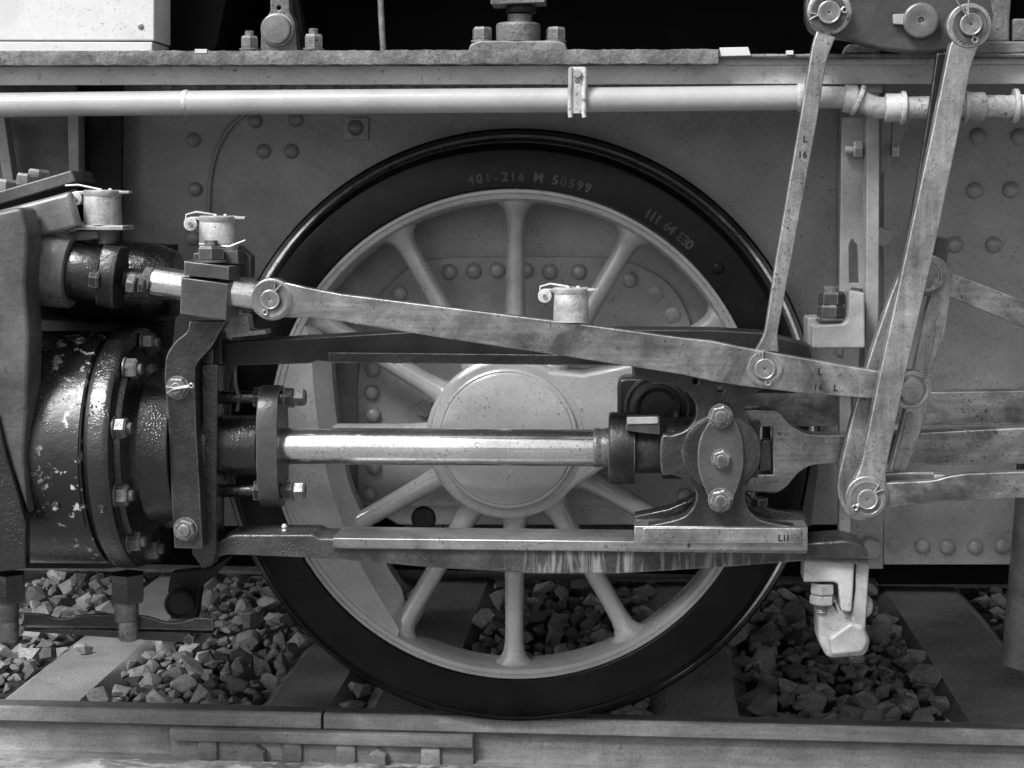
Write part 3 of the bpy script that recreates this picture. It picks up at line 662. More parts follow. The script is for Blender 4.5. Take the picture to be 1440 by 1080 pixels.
vb = thing('bolted_pedestal', 'round cast boss on a flanged base with two hex bolts on the running board', 'bolted base', P(730, 70, -.22))
plate('flange', [(658, 72), (661, 62, 4), (674, 57, 3), (782, 57, 3), (795, 60, 4), (798, 72)], -.27, .10, 'cast', vb, .004)
vert('boss', [(60, 31), (36, 31), (33, 29)], 729, -.22, 'cast', vb)
vert('stem', [(34, 17), (21, 17), (20.5, 15)], 731, -.22, 'cast', vb); vert('collar', [(19, 21), (10, 22)], 733, -.22, 'black', vb)
vert('stem_top', [(12, 15), (-10, 15)], 733, -.22, 'black', vb)
plate('cap_plate', [(689, -12), (766, -12), (766, 3, 2), (690, 6, 2)], -.27, .09, 'cast', vb, .002)
for x in (678, 781): bolt(vb, P(x, 60, -.22), 'Z', 14 * S(-.22), 18 * S(-.22), .26, 'cast', thread=False, name='hex_bolt')
cbk = thing('shaft_bearing', 'rough cast bearing block behind the rocker arm in the top right corner', 'bearing', P(1410, 72, -.3))
plate('block', [(1378, -40), (1425, -40), (1420, 30), (1420, 58), (1378, 60)], -.32, .2, 'cast', cbk, .005)
plate('block_base', [(1350, 58), (1520, 58), (1520, 73), (1350, 76)], -.34, .2, 'cast', cbk, .004)
plate('bearing_end', [(1424, 26, 4), (1520, 26), (1520, 57), (1424, 57)], -.31, .2, 'cast', cbk, .004)
tag(plate('packing_block', [(1188, 74), (1192, 62, 4), (1226, 64, 6), (1238, 72), (1238, 76)], -.30, .06, 'crust', None, .003), 'small crusted lump on the board under the rocker arm', 'packing block')

# ================================================================== rocker arm, levers, link
ra = thing('rocker_arm', 'broad oily rocker arm linking the two hanging levers in the top right corner', 'rocker arm', P(1290, 73, -.43))
plate('arm_body', smoothline([(1133, 25), (1136, -10), (1165, -40), (1260, -70), (1370, -45), (1395, 10), (1392, 45), (1370, 64), (1330, 71), (1280, 73), (1230, 66), (1190, 55), (1160, 52), (1140, 42), (1133, 25)], 5)[:-1], -.43, .05, 'arm', ra, .006)
face('shaft_cap', [(0, 24), (.018, 24), (.021, 21.5), (.021, 5), (.012, 4)], (1293, 30), -.43, 'pin', ra)
plate('key', [(1256, 20, 2), (1274, 19), (1274, 35), (1257, 34, 2)], -.447, .018, 'bracket', ra, .002)

tl = thing('lifting_link', 'thin straight steel link hanging from the left end of the rocker arm, stamped L 16', 'link', P(1075, 518, -.45))
plate('link_body', [(1143, 60, 10), (1128, 150), (1092, 360), (1075, 470, 12), (1062, 493), (1095, 495), (1093, 470, 8), (1114, 360), (1149, 170), (1163, 82, 12), (1175, 52), (1150, 40)], -.462, .026, 'lever', tl, .003)
face('link_eye', [(0, 30), (.032, 30), (.034, 28)], (1164, 19), -.430 - .001, 'lever', tl, 56)
pin(tl, 1165, 18, -.466, 25, 15.5, 'pin', wt=.006, h=.016, cot=R(10), wm='arm')
stamp(tl, [('L', 1132, 196, 9, 0), ('1', 1125, 218, 9, 0), ('6', 1132, 218, 9, 0)], -.4622, 'black', ext=.0006)

vr = thing('radius_bar', 'long flat steel bar sloping across the wheel from the left pin to the slotted link', 'bar', P(820, 540, -.46))
top = [(430, 404), (480, 413.5), (620, 431), (800, 453.5), (960, 475), (1000, 479), (1037, 487), (1110, 500), (1193, 515), (1238, 522), (1262, 525)]
bot = [(1262, 563), (1227, 561), (1120, 552), (1043, 543), (1000, 536), (960, 527), (800, 502), (620, 475), (480, 452), (440, 447), (410, 447)]
plate('bar_body', [(400, 397)] + top + bot + [(395, 446)], -.475, .030, 'rod', vr, .003)
face('bar_eye', [(-.032, 30), (.0, 30.5), (.003, 29)], (382, 421), -.475, 'rod', vr, 56)
pin(vr, 381, 421, -.479, 28, 14, 'pin', wt=.005, h=.012, cot=R(-115))
pin(vr, 1075, 518, -.476, 24, 14.5, 'pin', wt=.005, h=.014, cot=R(-75))
stamp(vr, [('L', 1153, 523, 10, -.12), ('1', 1147, 544, 9, -.12), ('6', 1154, 545, 9, -.12), ('L', 1175, 546, 9, -.12)], -.4753, 'black', ext=.0006)
plate('die_block', [(1238, 522, 4), (1285, 520, 12), (1306, 535, 8), (1306, 560, 8), (1285, 572, 8), (1240, 566, 4)], -.452, .05, 'rod', vr, .004)
face('die_cap', [(0, 27), (.015, 27), (.017, 22), (.012, 21), (.020, 15)], (1280, 548), -.455, 'rod', vr, 48)

el = thing('slotted_link', 'curved slotted steel link behind the thick lever on the right', 'slotted link', P(1205, 730, -.42))
outer = smoothline([(1302, 356), (1275, 370), (1258, 400), (1240, 450), (1217, 520), (1200, 580), (1187, 635), (1178, 680), (1184, 712), (1204, 732), (1235, 725), (1262, 690), (1284, 640), (1304, 575), (1320, 510), (1334, 440), (1337, 392), (1326, 365), (1302, 356)], 5)[:-1]
inner = smoothline([(1286, 408), (1266, 455), (1246, 515), (1228, 575), (1212, 640), (1203, 672), (1212, 690), (1240, 690), (1250, 665), (1262, 620), (1276, 565), (1288, 510), (1300, 450), (1309, 408), (1297, 398), (1286, 408)], 5)[:-1]
plate('link_body', outer, -.425, .040, 'lever', el, .004, holes=[inner])
plate('worn_face', smoothline([(1316, 452), (1312, 490), (1303, 520), (1308, 522), (1322, 480), (1327, 450), (1322, 444), (1316, 452)], 4)[:-1], -.428, .004, 'slide', el, .001)
plate('worn_face', smoothline([(1275, 582), (1266, 625), (1257, 655), (1263, 660), (1275, 630), (1284, 590), (1282, 580), (1275, 582)], 4)[:-1], -.428, .004, 'slide', el, .001)
face('link_eye', [(0, 28), (.010, 28), (.012, 26), (.012, 20), (.006, 19)], (1301, 388), -.425, 'rod', el, 48)
plate('oil_box', [(1316, 332, 2), (1336, 335, 2), (1332, 372), (1312, 368)], -.40, .05, 'arm', el, .003)

rr_ = thing('reversing_rod', 'flat steel rod sloping down to the right edge from the top of the slotted link', 'rod', P(1380, 440, -.41))
plate('rod_body', [(1318, 366), (1340, 384), (1760, 547), (1760, 587), (1440, 461), (1322, 412), (1305, 412)], -.415, .028, 'rod', rr_, .003)

cl2 = thing('combination_lever', 'thick pitted steel lever hanging from the right end of the rocker arm', 'lever', P(1220, 725, -.52))
plate('lever_body', [(1336, 62, 10), (1327, 107), (1312, 180), (1273, 360), (1237, 527), (1210, 660, 15), (1196, 684), (1246, 684), (1246, 660), (1275, 520), (1312, 360), (1348, 187), (1366, 90, 10), (1380, 55), (1350, 40)], -.520, .034, 'lever', cl2, .003)
face('top_eye', [(-.032, 30), (.0, 30.5), (.003, 29)], (1363, 36), -.520, 'lever', cl2, 56)
face('bottom_eye', [(-.032, 30), (.0, 30.5), (.003, 29)], (1219, 699), -.520, 'lever', cl2, 56)
pin(cl2, 1364, 35, -.524, 24, 15, 'pin', wt=.005, h=.014, cot=R(-70), wm='arm')
pin(cl2, 1219, 701, -.524, 26, 14.5, 'pin', wt=.006, h=.014, cot=R(-140))
plate('rear_cheek', [(1318, 75), (1306, 160), (1281, 310), (1266, 385), (1300, 385), (1330, 160), (1345, 75)], -.44, .025, 'dark', cl2, .002)

ul = thing('union_link', 'steel link running from the foot of the thick lever to the lower right edge', 'link', P(1340, 712, -.49))
plate('link_body', [(1210, 683), (1244, 679), (1312, 676, 10), (1337, 669, 10), (1360, 666), (1440, 663), (1760, 652), (1760, 688), (1440, 700), (1354, 704), (1284, 710), (1248, 714), (1215, 715)], -.510, .026, 'rod', ul, .003)
plate('rear_prong', [(1210, 668), (1280, 664), (1320, 664, 8), (1340, 668), (1360, 670), (1360, 700), (1215, 700)], -.455, .026, 'rod', ul, .003)
obj('prong_root', box_mesh(P(1315, 680, -.5).x, P(1358, 680, -.5).x, -.484, -.455, P(1340, 700, -.5).z, P(1340, 669.5, -.5).z, .002), 'rod', ul)

# ================================================================== slide bars
us = thing('upper_slide_bar', 'dark upper slide bar passing behind the sloping flat bar', 'slide bar', P(700, 510, -.37))
plate('bar_body', [(286, 484), (400, 477), (590, 466), (700, 463), (1000, 464), (1070, 468), (1140, 486), (1140, 508), (462, 509), (445, 507, 4), (436, 511, 4), (300, 515), (284, 500)], -.36, .105, 'dark', us, .003)
plate('wear_strip', [(462, 495.5), (1135, 503), (1135, 517), (462, 510)], -.372, .125, 'oilsteel', us, .002)
for x, y in ((341, 470),):
    plate('oil_pad', [(300, 478), (306, 470), (372, 464), (374, 470)], -.34, .06, 'cup', us, .002)
    bolt(us, P(356, 468, -.32), 'Z', 6 * S(-.32), .010, .2, 'nut', thread=False)
obj('oil_tube', tube_mesh(pts3(smoothline([(330, 505), (331, 540), (336, 560), (333, 578)]), -.33), 3 * S(-.33), 10), 'oilsteel', us)
ls_ = thing('lower_slide_bar', 'lower slide bar streaked with grease carrying the crosshead slipper', 'slide bar', P(700, 806, -.37))
plate('bar_body', [(300, 784), (304, 764), (325, 752, 6), (440, 752, 3), (448, 757, 3), (1135, 772), (1190, 766, 4), (1218, 770, 10), (1223, 795), (1133, 789), (1000, 799), (870, 807), (750, 807), (600, 798), (470, 786), (320, 780, 8)], -.375, .125, 'drip', ls_, .004)
plate('wear_strip', [(468, 756.5), (1135, 764), (1135, 779), (468, 771.5)], -.385, .140, 'slide', ls_, .003)
plate('end_cap', [(1132, 764, 3), (1190, 760, 6), (1218, 768, 14), (1224, 786), (1132, 784)], -.384, .13, 'oilsteel', ls_, .005)
obj('grease_nipple', lathe_mesh([(0, 0), (0, .006), (.008, .006), (.010, .004), (.016, .007), (.022, .004), (.022, 0)], P(400, 750, -.33), (0, 0, 1), 14), 'cup', ls_)

lb = thing('lower_bar_bracket', 'pale grey hooked bracket hanging under the right end of the lower slide bar', 'bracket', P(1185, 925, -.33))
plate('jaw', [(1131, 786, 3), (1202, 785, 3), (1200, 830), (1198, 862, 6), (1183, 860, 6), (1179, 822, 6), (1172, 819), (1130, 819, 3)], -.36, .08, 'bracket', lb, .005)
plate('back_strap', [(1204, 786, 2), (1223, 787, 3), (1220, 840), (1216, 905, 8), (1197, 900), (1198, 862), (1203, 830)], -.35, .07, 'bracket', lb, .004)
plate('foot', [(1151, 862, 4), (1160, 852), (1173, 838, 3), (1184, 858), (1200, 862), (1210, 868), (1225, 902, 8), (1218, 923, 8), (1164, 927, 8), (1152, 905, 6)], -.335, .12, 'bracket', lb, .012)
plate('foot_rib', [(1165, 898, 4), (1196, 876, 4), (1214, 880, 4), (1222, 903, 6), (1214, 919, 6), (1170, 923, 6)], -.357, .04, 'bracket', lb, .008)
rivet(lb, 1180, 845, -.30, 10, 'bracket')
obj('domed_head', lathe_mesh([(0, 0), (0, 16 * S(-.3)), (.006, 15 * S(-.3)), (.014, 10 * S(-.3)), (.018, 0)], P(1217, 852, -.31), (1, 0, 0), 28), 'bracket', lb, 50)
sl = S(-.34); o_ = P(1157, 819, -.33)
obj('nut', nut_mesh(o_, '-Z', 18 * sl, 17 * sl, .2), 'bracket', lb, 20); obj('lock_nut', nut_mesh(o_ + Vector((0, 0, -17.5 * sl)), '-Z', 18.5 * sl, 14 * sl, .35), 'bracket', lb, 20)
pr = [(0, 0), (0, 8 * sl)]
for k in range(5): pr += [(31 * sl + k * .0042, 7.4 * sl), (31 * sl + k * .0042 + .002, 8.4 * sl)]
obj('bolt_end', lathe_mesh(pr + [(45 * sl, 6 * sl), (45 * sl, 0)], o_, (0, 0, -1), 20), 'nut', lb)

mb = thing('motion_bracket', 'pale grey upright bracket with angled foot and double nut, right of the wheel', 'bracket', P(1200, 750, -.25))
plate('foot', [(1142, 458, 3), (1186, 456, 4), (1193, 449, 3), (1195, 409, 3), (1216, 412, 3), (1217, 490, 3), (1142, 490, 3)], -.33, .08, 'bracket', mb, .004)
plate('foot_back', [(1136, 447, 3), (1190, 445, 3), (1190, 486), (1136, 486)], -.28, .10, 'frame', mb, .003)
bolt(mb, P(1168, 450, -.275), 'Z', 19.5 * S(-.27), 19 * S(-.27), .26, 'arm', two=.95)
plate('web_plate', [(1184, 165), (1219, 165), (1219, 408), (1198, 405), (1186, 420), (1180, 455)], -.20, .02, 'frame', mb, .002, holes=[[(1194, 398), (1194, 345), (1198, 336), (1206, 345), (1208, 398)]])
plate('edge_flange', [(1219, 120), (1237, 120), (1236, 430), (1231, 560), (1214, 560), (1218, 430)], -.26, .10, 'bracket', mb, .003)
plate('lower_flange', [(1181, 545), (1197, 545), (1197, 752), (1180, 752)], -.22, .04, 'bracket', mb, .003)
plate('top_pad', [(1214, 116), (1242, 116), (1241, 130), (1214, 130)], -.27, .10, 'bracket', mb, .002)
plate('rear_flange', [(1238, 165), (1254, 165), (1252, 240), (1244, 244), (1238, 240)], -.14, .06, 'frame', mb, .004)
plate('gusset', [(1254, 165), (1282, 165), (1262, 205), (1254, 205)], -.10, .02, 'frame', mb, .002)
plate('rear_web', [(1197, 700), (1242, 560), (1242, 800), (1197, 800)], .05, .02, 'frame', mb, .002)
s_ = S(-.22)
obj('cross_bolt', lathe_mesh([(0, 0), (0, 6 * s_), (18 * s_, 6 * s_), (18 * s_, 0)], P(1188, 211, -.22), (1, 0, 0), 20), 'cup', mb)
obj('nut', nut_mesh(P(1200, 211, -.22), 'X', 12 * s_, 12 * s_, .3), 'cup', mb, 20)
obj('nut', nut_mesh(P(1253, 211, -.16), 'X', 12 * s_, 10 * s_, .3), 'cup', mb, 20)
obj('stay_nut', nut_mesh(P(1224, 771, .04), 'Y', 17 * S(.04), .02, .3), 'frame', mb, 20)
obj('stay_nut', nut_mesh(P(1240, 333, .1), 'Y', 15 * S(.04), .02, .3), 'frame', mb, 20)

# ================================================================== coupling rod, connecting rod
cr = thing('coupling_rod', 'stained coupling rod with dark big end box on the crankpin of the wheel', 'coupling rod', P(925, 600, -.12))
plate('rod_body', [(930, 548), (1300, 551), (2100, 540), (2100, 592), (1300, 598), (930, 602)], -.135, .05, 'rod', cr, .004)
plate('big_end', [(868, 532, 12), (985, 530, 8), (985, 618, 8), (868, 618, 12)], -.16, .10, 'grease', cr, .008)
face('bearing_cap', [(0, 48), (.006, 48), (.008, 44), (.002, 43), (.002, 38), (.010, 37), (.012, 30), (.008, 24), (.009, 14)], (925, 574), -.16, 'grease', cr, 56)
co = thing('connecting_rod', 'steel connecting rod whose open fork end sits in the crosshead and runs off right', 'connecting rod', P(1200, 655, -.33))
plate('rod_body', [(1040, 575), (1094, 576, 12), (1106, 592), (1118, 602), (1135, 610, 8), (1160, 612), (1297, 608), (1440, 601), (2100, 574), (2100, 646), (1297, 654), (1160, 653), (1138, 655, 8), (1122, 666), (1108, 683), (1095, 694, 8), (1040, 692)], -.345, .06, 'rod', co, .004, holes=[[(1066, 600), (1086, 600), (1087, 667), (1066, 667)]])
plate('wedge', [(1070, 620, 6), (1084, 618, 6), (1085, 662, 3), (1068, 663)], -.33, .04, 'arm', co, .003)
plate('strap_edge', [(1054, 592, 4), (1070, 592, 3), (1066, 672), (1054, 672)], -.352, .03, 'oilsteel', co, .002)
obj('oil_plug', nut_mesh(P(1068, 700, -.33), '-Z', 13 * S(-.33), 12 * S(-.33), .2), 'oilsteel', co, 20)

# ================================================================== crosshead and piston rod
ch = thing('crosshead', 'oily waisted crosshead casting standing on its bright slipper', 'crosshead', P(1013, 776, -.37))
left = smoothline([(893, 531), (922, 539), (953, 544), (972, 559), (979, 576), (975, 594), (962, 606), (945, 612), (930, 616), (930, 664), (945, 668), (957, 672), (972, 682), (979, 698), (972, 717), (953, 730), (901, 741)], 4)
right = smoothline([(1127, 742), (1078, 734), (1057, 722), (1048, 701), (1053, 679), (1067, 656), (1070, 632), (1066, 613), (1051, 590), (1048, 573), (1054, 559), (1071, 548)], 4)
plate('casting', [(888, 515), (893, 531)] + left[1:] + [(901, 742), (1127, 743)] + right[1:] + [(1120, 540), (1000, 515)], -.415, .05, 'oilsteel', ch, .004, holes=[circ(978, 536, 4, 14), circ(1013, 547, 5, 14)])
plate('top_rail', [(888, 514), (1050, 520), (1062, 530), (1060, 540), (1000, 541), (890, 533)], -.36, .12, 'oilsteel', ch, .003)
plate('edge_hiding_strip', [(1050, 530), (1118, 538), (1118, 553), (1056, 553)], -.35, .05, 'dark', ch, .002)  # dark piece added to hide the sunlit edge of the coupling rod
face('boss', [(0, 56), (.006, 54), (.008, 48)], (1014, 636), -.415, 'oilsteel', ch, 48)
lens = []
for k in range(29):
    t = -1 + 2 * k / 28; lens.append((1013 + 33 * max(.42, (1 - abs(t) ** 2.1)) , 642 + 75 * t))
cap1 = [(1013 + 13 * math.cos(R(a)), 584 - 17 * math.sin(R(a))) for a in range(180, -1, -20)]
cover = smoothline([(999, 590), (1001, 574), (1013, 567), (1026, 574), (1034, 590), (1043, 615), (1046, 642), (1043, 668), (1034, 695), (1027, 712), (1014, 719), (1001, 710), (993, 692), (983, 665), (981, 640), (985, 615), (999, 590)], 4)[:-1]
plate('cover_plate', cover, -.435, .014, 'arm', ch, .003)
for x, y, r in ((1013, 585, 15.5), (1014, 645, 13), (1013, 703, 16)): bolt(ch, P(x, y, -.435), 'Y', r * S(-.43), .013, .1 * x, 'nut')
plate('slipper', [(892, 740), (1136, 742), (1136, 775), (892, 773)], -.425, .17, 'slide', ch, .002)
plate('slipper_panel', [(904, 742, 4), (1127, 743, 2), (1127, 764, 2), (904, 764, 4)], -.431, .010, 'rod', ch, .002)
plate('slipper_web', [(893, 741), (893, 726), (940, 716), (968, 704), (985, 690), (1045, 690), (1060, 706), (1085, 716), (1133, 724), (1136, 742)], -.335, .06, 'oily', ch, .003)
stamp(ch, [('L', 1097, 757, 9, 0), ('I', 1103, 757, 9, 0), ('I', 1108, 757, 9, 0)], -.4312, 'black', ext=.0006)
YX = -.30; RA = (400, 627); RB = (845, 629.5)
line('rod_socket', [(930, 44), (992, 44)], RA, RB, YX, 'oilsteel', ch)
line('neck', [(892, 36), (931, 36)], RA, RB, YX, 'oilsteel', ch)
line('socket_collar', [(856, 49), (860, 51), (893, 51)], RA, RB, YX, 'oilsteel', ch)
plate('cotter_wedge', [(881, 586, 4), (928, 585, 4), (929, 612, 3), (880, 606, 3)], YX - .09, .03, 'arm', ch, .003)
plate('cotter_face', [(882, 587, 4), (926, 586, 4), (926, 596, 3), (882, 597, 3)], YX - .094, .008, 'bracket', ch, .002)
pr_ = thing('piston_rod', 'bright polished piston rod entering the crosshead', 'piston rod', P(620, 655, YX))
line('rod_bar', [(300, 26), (836, 26.5)], RA, RB, YX, 'bright', pr_, 72)
line('rusty_collar', [(834, 27), (838, 28.5), (846, 27), (857, 29)], RA, RB, YX, 'nut', pr_, 48)

# ================================================================== cylinder
YC = -.30
cy = thing('steam_cylinder', 'blistered black steam cylinder with a ring of nuts at the left edge', 'cylinder', P(90, 815, YC))
CA = (60, 628); CB = (400, 628)
s = S(YC)
line('barrel', [(-200, 168), (166, 168)], CA, CB, YC, 'barrel', cy, 120)
def shell(x0, x1, a0, a1, r0, r1, n=60):
    xa_, xb_ = P(x0, 628, YC).x, P(x1, 628, YC).x; zc = P(100, 628, YC).z; bm = bmesh.new(); rows = []
    for i in range(n + 1):
        a = R(a0 + (a1 - a0) * i / n); rows.append([bm.verts.new((x, YC - math.cos(a) * r, zc + math.sin(a) * r)) for x, r in ((xa_, r0), (xa_, r1), (xb_, r1), (xb_, r0))])
    for A, B in zip(rows, rows[1:]):
        for k in range(4): bm.faces.new((A[k], A[(k + 1) % 4], B[(k + 1) % 4], B[k]))
    bm.faces.new(rows[0]); bm.faces.new(rows[-1]); bmesh.ops.bevel(bm, geom=[e for e in bm.edges if e.is_manifold and e.calc_face_angle(0) > 1.0], offset=.0012, segments=2, affect='EDGES')
    return bm_mesh(bm)
obj('patch_panel', shell(62, 163, -31, 82, 167 * s, 171.5 * s), 'barrel', cy)
line('joint_groove', [(166, 162), (176, 162)], CA, CB, YC, 'black', cy, 120)
line('end_flange', [(176, 174), (196, 174), (203, 172)], CA, CB, YC, 'oily', cy, 120)
line('end_cover', [(203, 150), (212, 148), (216, 120), (222, 110), (262, 106)], CA, CB, YC, 'oily', cy, 96)
ax_o = P(203, 628, YC)
for k in range(10):
    a = R(18 + 36 * k); rr = 150 * s
    o = Vector((ax_o.x, YC - math.cos(a) * rr, ax_o.z + math.sin(a) * rr))
    bolt(cy, o, 'X', 15 * s, 16 * s, a + .2, 'nut')
obj('patch_rivet', lathe_mesh([(0, 0), (0, .009), (.004, .008), (.005, 0)], P(132, 615, YC - .268), (0, -1, 0), 16), 'barrel', cy)
for x, y in ((78, 712), (143, 715)): obj('patch_rivet', lathe_mesh([(0, 0), (0, .011), (.004, .009), (.006, 0)], P(x, y, YC - .265), (0, -1, 0), 16), 'barrel', cy)
# gland
line('gland_housing', [(255, 62), (290, 62), (300, 44), (368, 44)], RA, RB, YX, 'oily', cy, 64)
line('gland_ring', [(286, 72), (306, 72)], RA, RB, YX, 'oily', cy, 64)
ga = P(369, 627, YX); gb = P(398, 627, YX)
gl = []
for k in range(48):
    t = 2 * math.pi * k / 48; c_, s2 = math.cos(t), math.sin(t)
    gl.append((math.copysign(abs(c_) ** .9, c_) * 44 * s, math.copysign(abs(s2) ** .75, s2) * 88 * s))
cu = plate_mesh([(a, b) for a, b in gl], 0, gb.x - ga.x, .003, wpts=True)
cu.transform(Matrix.Translation(ga) @ Matrix.Rotation(R(-90), 4, 'Z') ) 
gf = thing('gland_flange', 'tall oval gland flange with two studs where the rod enters the cylinder', 'gland flange', P(383, 712, YX))
obj('flange', cu, 'arm', gf)
for y in (559, 690):
    A = (300, y); B = (430, y)
    line('stud', [(296, 9.5), (408, 9.5)], A, B, YX - .02, 'oily', gf, 24)
    q = P(358, y, YX - .02); obj('nut', nut_mesh(q, 'X', 16 * s, 11 * s, .3), 'oilsteel', gf, 20)
    q = P(400, y, YX - .02); obj('nut', nut_mesh(q, 'X', 15.5 * s, 15 * s, .3), 'oilsteel', gf, 20)
    q = P(414, y, YX - .02); obj('bolt_head', nut_mesh(q, 'X', 13.5 * s, 16 * s, .45), 'nut', gf, 20)

line('chest_cover', [(60, 60), (150, 60), (215, 58), (240, 50), (250, 46)], (60, 392), (250, 400), -.22, 'oily', cy, 64)
plate('shade_filler', [(-60, 330), (236, 345), (232, 450), (225, 520), (225, 790), (150, 800), (-60, 800)], -.14, .10, 'black', cy, .004)  # black filler for the shadow between housing and cylinder
# guide yoke
gy = thing('guide_yoke', 'tall bent steel yoke bar bolted in front of the cylinder cover', 'yoke', P(262, 772, -.47))
plate('yoke_bar', [(266, 452), (264, 466, 6), (246, 480, 8), (233, 499, 14), (231, 530), (236, 585), (240, 680), (245, 771, 2), (285, 772, 2), (281, 690), (276, 605), (274, 516, 10), (282, 504, 6), (298, 488, 8), (307, 470), (318, 452)], -.455, .05, 'oilsteel', gy, .003)
plate('rear_bar', [(262, 470), (300, 480), (302, 790, 4), (285, 800), (270, 780), (262, 700)], -.40, .10, 'oily', gy, .004)
plate('side_lug', [(283, 512), (306, 512), (304, 780), (285, 782)], -.41, .02, 'oily', gy, .003)
bolt(gy, P(250, 545, -.455), 'Y', 15.5 * S(-.455), .014, .5, 'nut'); cotter(gy, 254, 545, -.478, R(10), L=13, r=3)
bolt(gy, P(261, 744, -.455), 'Y', 16 * S(-.455), .014, .2, 'nut')
plate('upper_socket', [(283, 470), (310, 468), (312, 512), (284, 514)], -.39, .08, 'dark', gy, .004)
plate('lower_lug', [(283, 778), (297, 776), (298, 796), (284, 800)], -.39, .08, 'oily', gy, .004)

# ================================================================== valve spindle group (slightly inclined)
VA = (60, 374); VB = (381, 420); YV = -.43
vg = thing('valve_spindle_guide', 'inclined valve spindle guide with clamp block and nuts above the cylinder', 'spindle guide', P(200, 430, YV))
line('housing', [(-60, 66), (20, 64), (34, 57), (90, 56), (104, 54)], VA, VB, YV, 'housing', vg, 64)
line('sleeve', [(104, 44), (148, 40)], VA, VB, YV, 'oily', vg, 48)
a = P(146, 386, YV); b = P(176, 390.5, YV); axv = (P(*VB, YV) - P(*VA, YV)).normalized(); sv = S(YV)
gm = plate_mesh([(x * sv, z * sv) for x, z in rounded([(-24, -46, 14), (24, -46, 14), (40, 0, 14), (24, 44, 14), (-24, 44, 14), (-40, 0, 14)])], 0, .040, .004, wpts=True)
gm.transform(Matrix.Translation(a) @ axv.to_track_quat('Y', 'Z').to_matrix().to_4x4()); obj('gland_flange', gm, 'oilsteel', vg)
for dx, r, L, mm in ((128, 15, 14, 'oilsteel'), (180, 14, 12, 'nut'), (196, 11, 8, 'oilsteel')):
    t = (dx - VA[0]) / (VB[0] - VA[0]); q = P(dx, VA[1] + (VB[1] - VA[1]) * t + 8, YV - .05)
    obj('nut', nut_mesh(q, axv, r * sv, L * sv, .3), mm, vg, 20)
line('spindle_stem', [(176, 14), (212, 14)], VA, VB, YV, 'oilsteel', vg, 32)
line('lock_nut', [(203, 20), (214, 20)], VA, VB, YV, 'nut', vg, 6, 20)
vs = thing('valve_spindle', 'bright polished valve spindle passing through the clamp block to the pin', 'spindle', P(300, 430, YV))
line('spindle_bar', [(214, 21), (218, 23), (362, 22)], VA, VB, YV, 'bright', vs, 56)
bk = thing('clamp_block', 'two piece steel clamp block with a top nut gripping the valve spindle', 'clamp', P(290, 452, YV))
plate('lower_block', [(254, 390), (320, 399), (318, 451), (253, 441)], -.50, .13, 'arm', bk, .003)
plate('upper_block', [(259, 367), (322, 375), (322, 394), (258, 387)], -.50, .13, 'arm', bk, .003)
plate('cap_strip', [(272, 356), (334, 352), (335, 371), (300, 372), (272, 366)], -.44, .07, 'arm', bk, .003)
bolt(bk, P(297, 369, -.455), 'Z', 20 * S(-.455), 20 * S(-.455), .26, 'arm')
obj('locking_wire', tube_mesh(pts3([(280, 343), (300, 345), (322, 347), (345, 338)], -.44), 1.5 * S(-.44), 8), 'pin', bk)
plate('rear_nut_pad', [(335, 345), (352, 360), (352, 392), (335, 388)], -.36, .05, 'arm', bk, .003)
plate('support_foot', [(318, 440), (348, 444), (352, 470), (330, 472), (310, 468)], -.34, .05, 'cup', bk, .003)

# oil cups
def cup(label, x, ybase, ytop, rpx, Y, spring_up=0):
    s = S(Y); t = thing('oil_cup', label, 'oil cup', P(x, ybase, Y), 'hinged oil cups on the valve gear')
    vert('cup_body', [(ybase, rpx), (ybase - 2, rpx), (ytop + 9, rpx * .97)], x, Y, 'cup', t, 48)
    q = [(x - rpx - 8, ytop + 9.5), (x - rpx - 8, ytop), (x + rpx + 2, ytop + 1)]
    vert('lid', [(ytop + 9, rpx * .99), (ytop + 7, rpx * 1.02), (ytop + 1, rpx * 1.02), (ytop, rpx * .92)], x, Y, 'cup', t, 48)
    c = P(x, ytop + 1.5, Y)
    obj('lid_lip', box_mesh(c.x + rpx * .6 * s, c.x + (rpx + 13) * s, Y - 10 * s, Y + 10 * s, c.z - 3.5 * s, c.z + .2 * s, .0012), 'cup', t)
    obj('lid_arm', box_mesh(c.x - (rpx + 12) * s, c.x - rpx * .6 * s, Y - 8 * s, Y + 8 * s, c.z - 5 * s, c.z - .5 * s, .0012), 'cup', t)
    e = P(x - rpx - 12, ytop + 12, Y - 8 * s)
    for dy in (-2, 12): obj('hinge_ear', lathe_mesh(soft([(0, 0), (0, 9.5 * s), (4 * s, 9.5 * s), (4 * s, 0)], .0008), e + Vector((0, dy * s, 0)), (0, 1, 0), 28), 'cup', t)
    obj('hinge_pin', lathe_mesh([(0, 0), (0, 3 * s), (26 * s, 3 * s), (26 * s, 0)], e + Vector((0, -5 * s, 0)), (0, 1, 0), 14), 'pin', t)
    pth = pts3([(x - rpx - 19, ytop + 10), (x - rpx - 18, ytop - 1), (x - rpx - 4, ytop - 5 - spring_up), (x - 4, ytop - 1)], Y - 2 * s) if not spring_up else pts3([(x - rpx - 26, ytop - 6), (x - rpx - 8, ytop - 7), (x - 6, ytop - 1)], Y - 2 * s)
    obj('lid_spring', tube_mesh(pth, 1.5 * s, 8), 'cup', t)
    for dx in (-4, 10): obj('lid_rivet', lathe_mesh([(0, 0), (0, 3 * s), (2 * s, 2.4 * s), (3 * s, 0)], P(x + dx, ytop + .5, Y - .012), (0, 0, 1), 14), 'cup', t, 60)
    return t
c1 = cup('stained oil cup on the spindle housing at far left, lid spring bent upwards', 145, 316, 267, 27, -.43, 1)
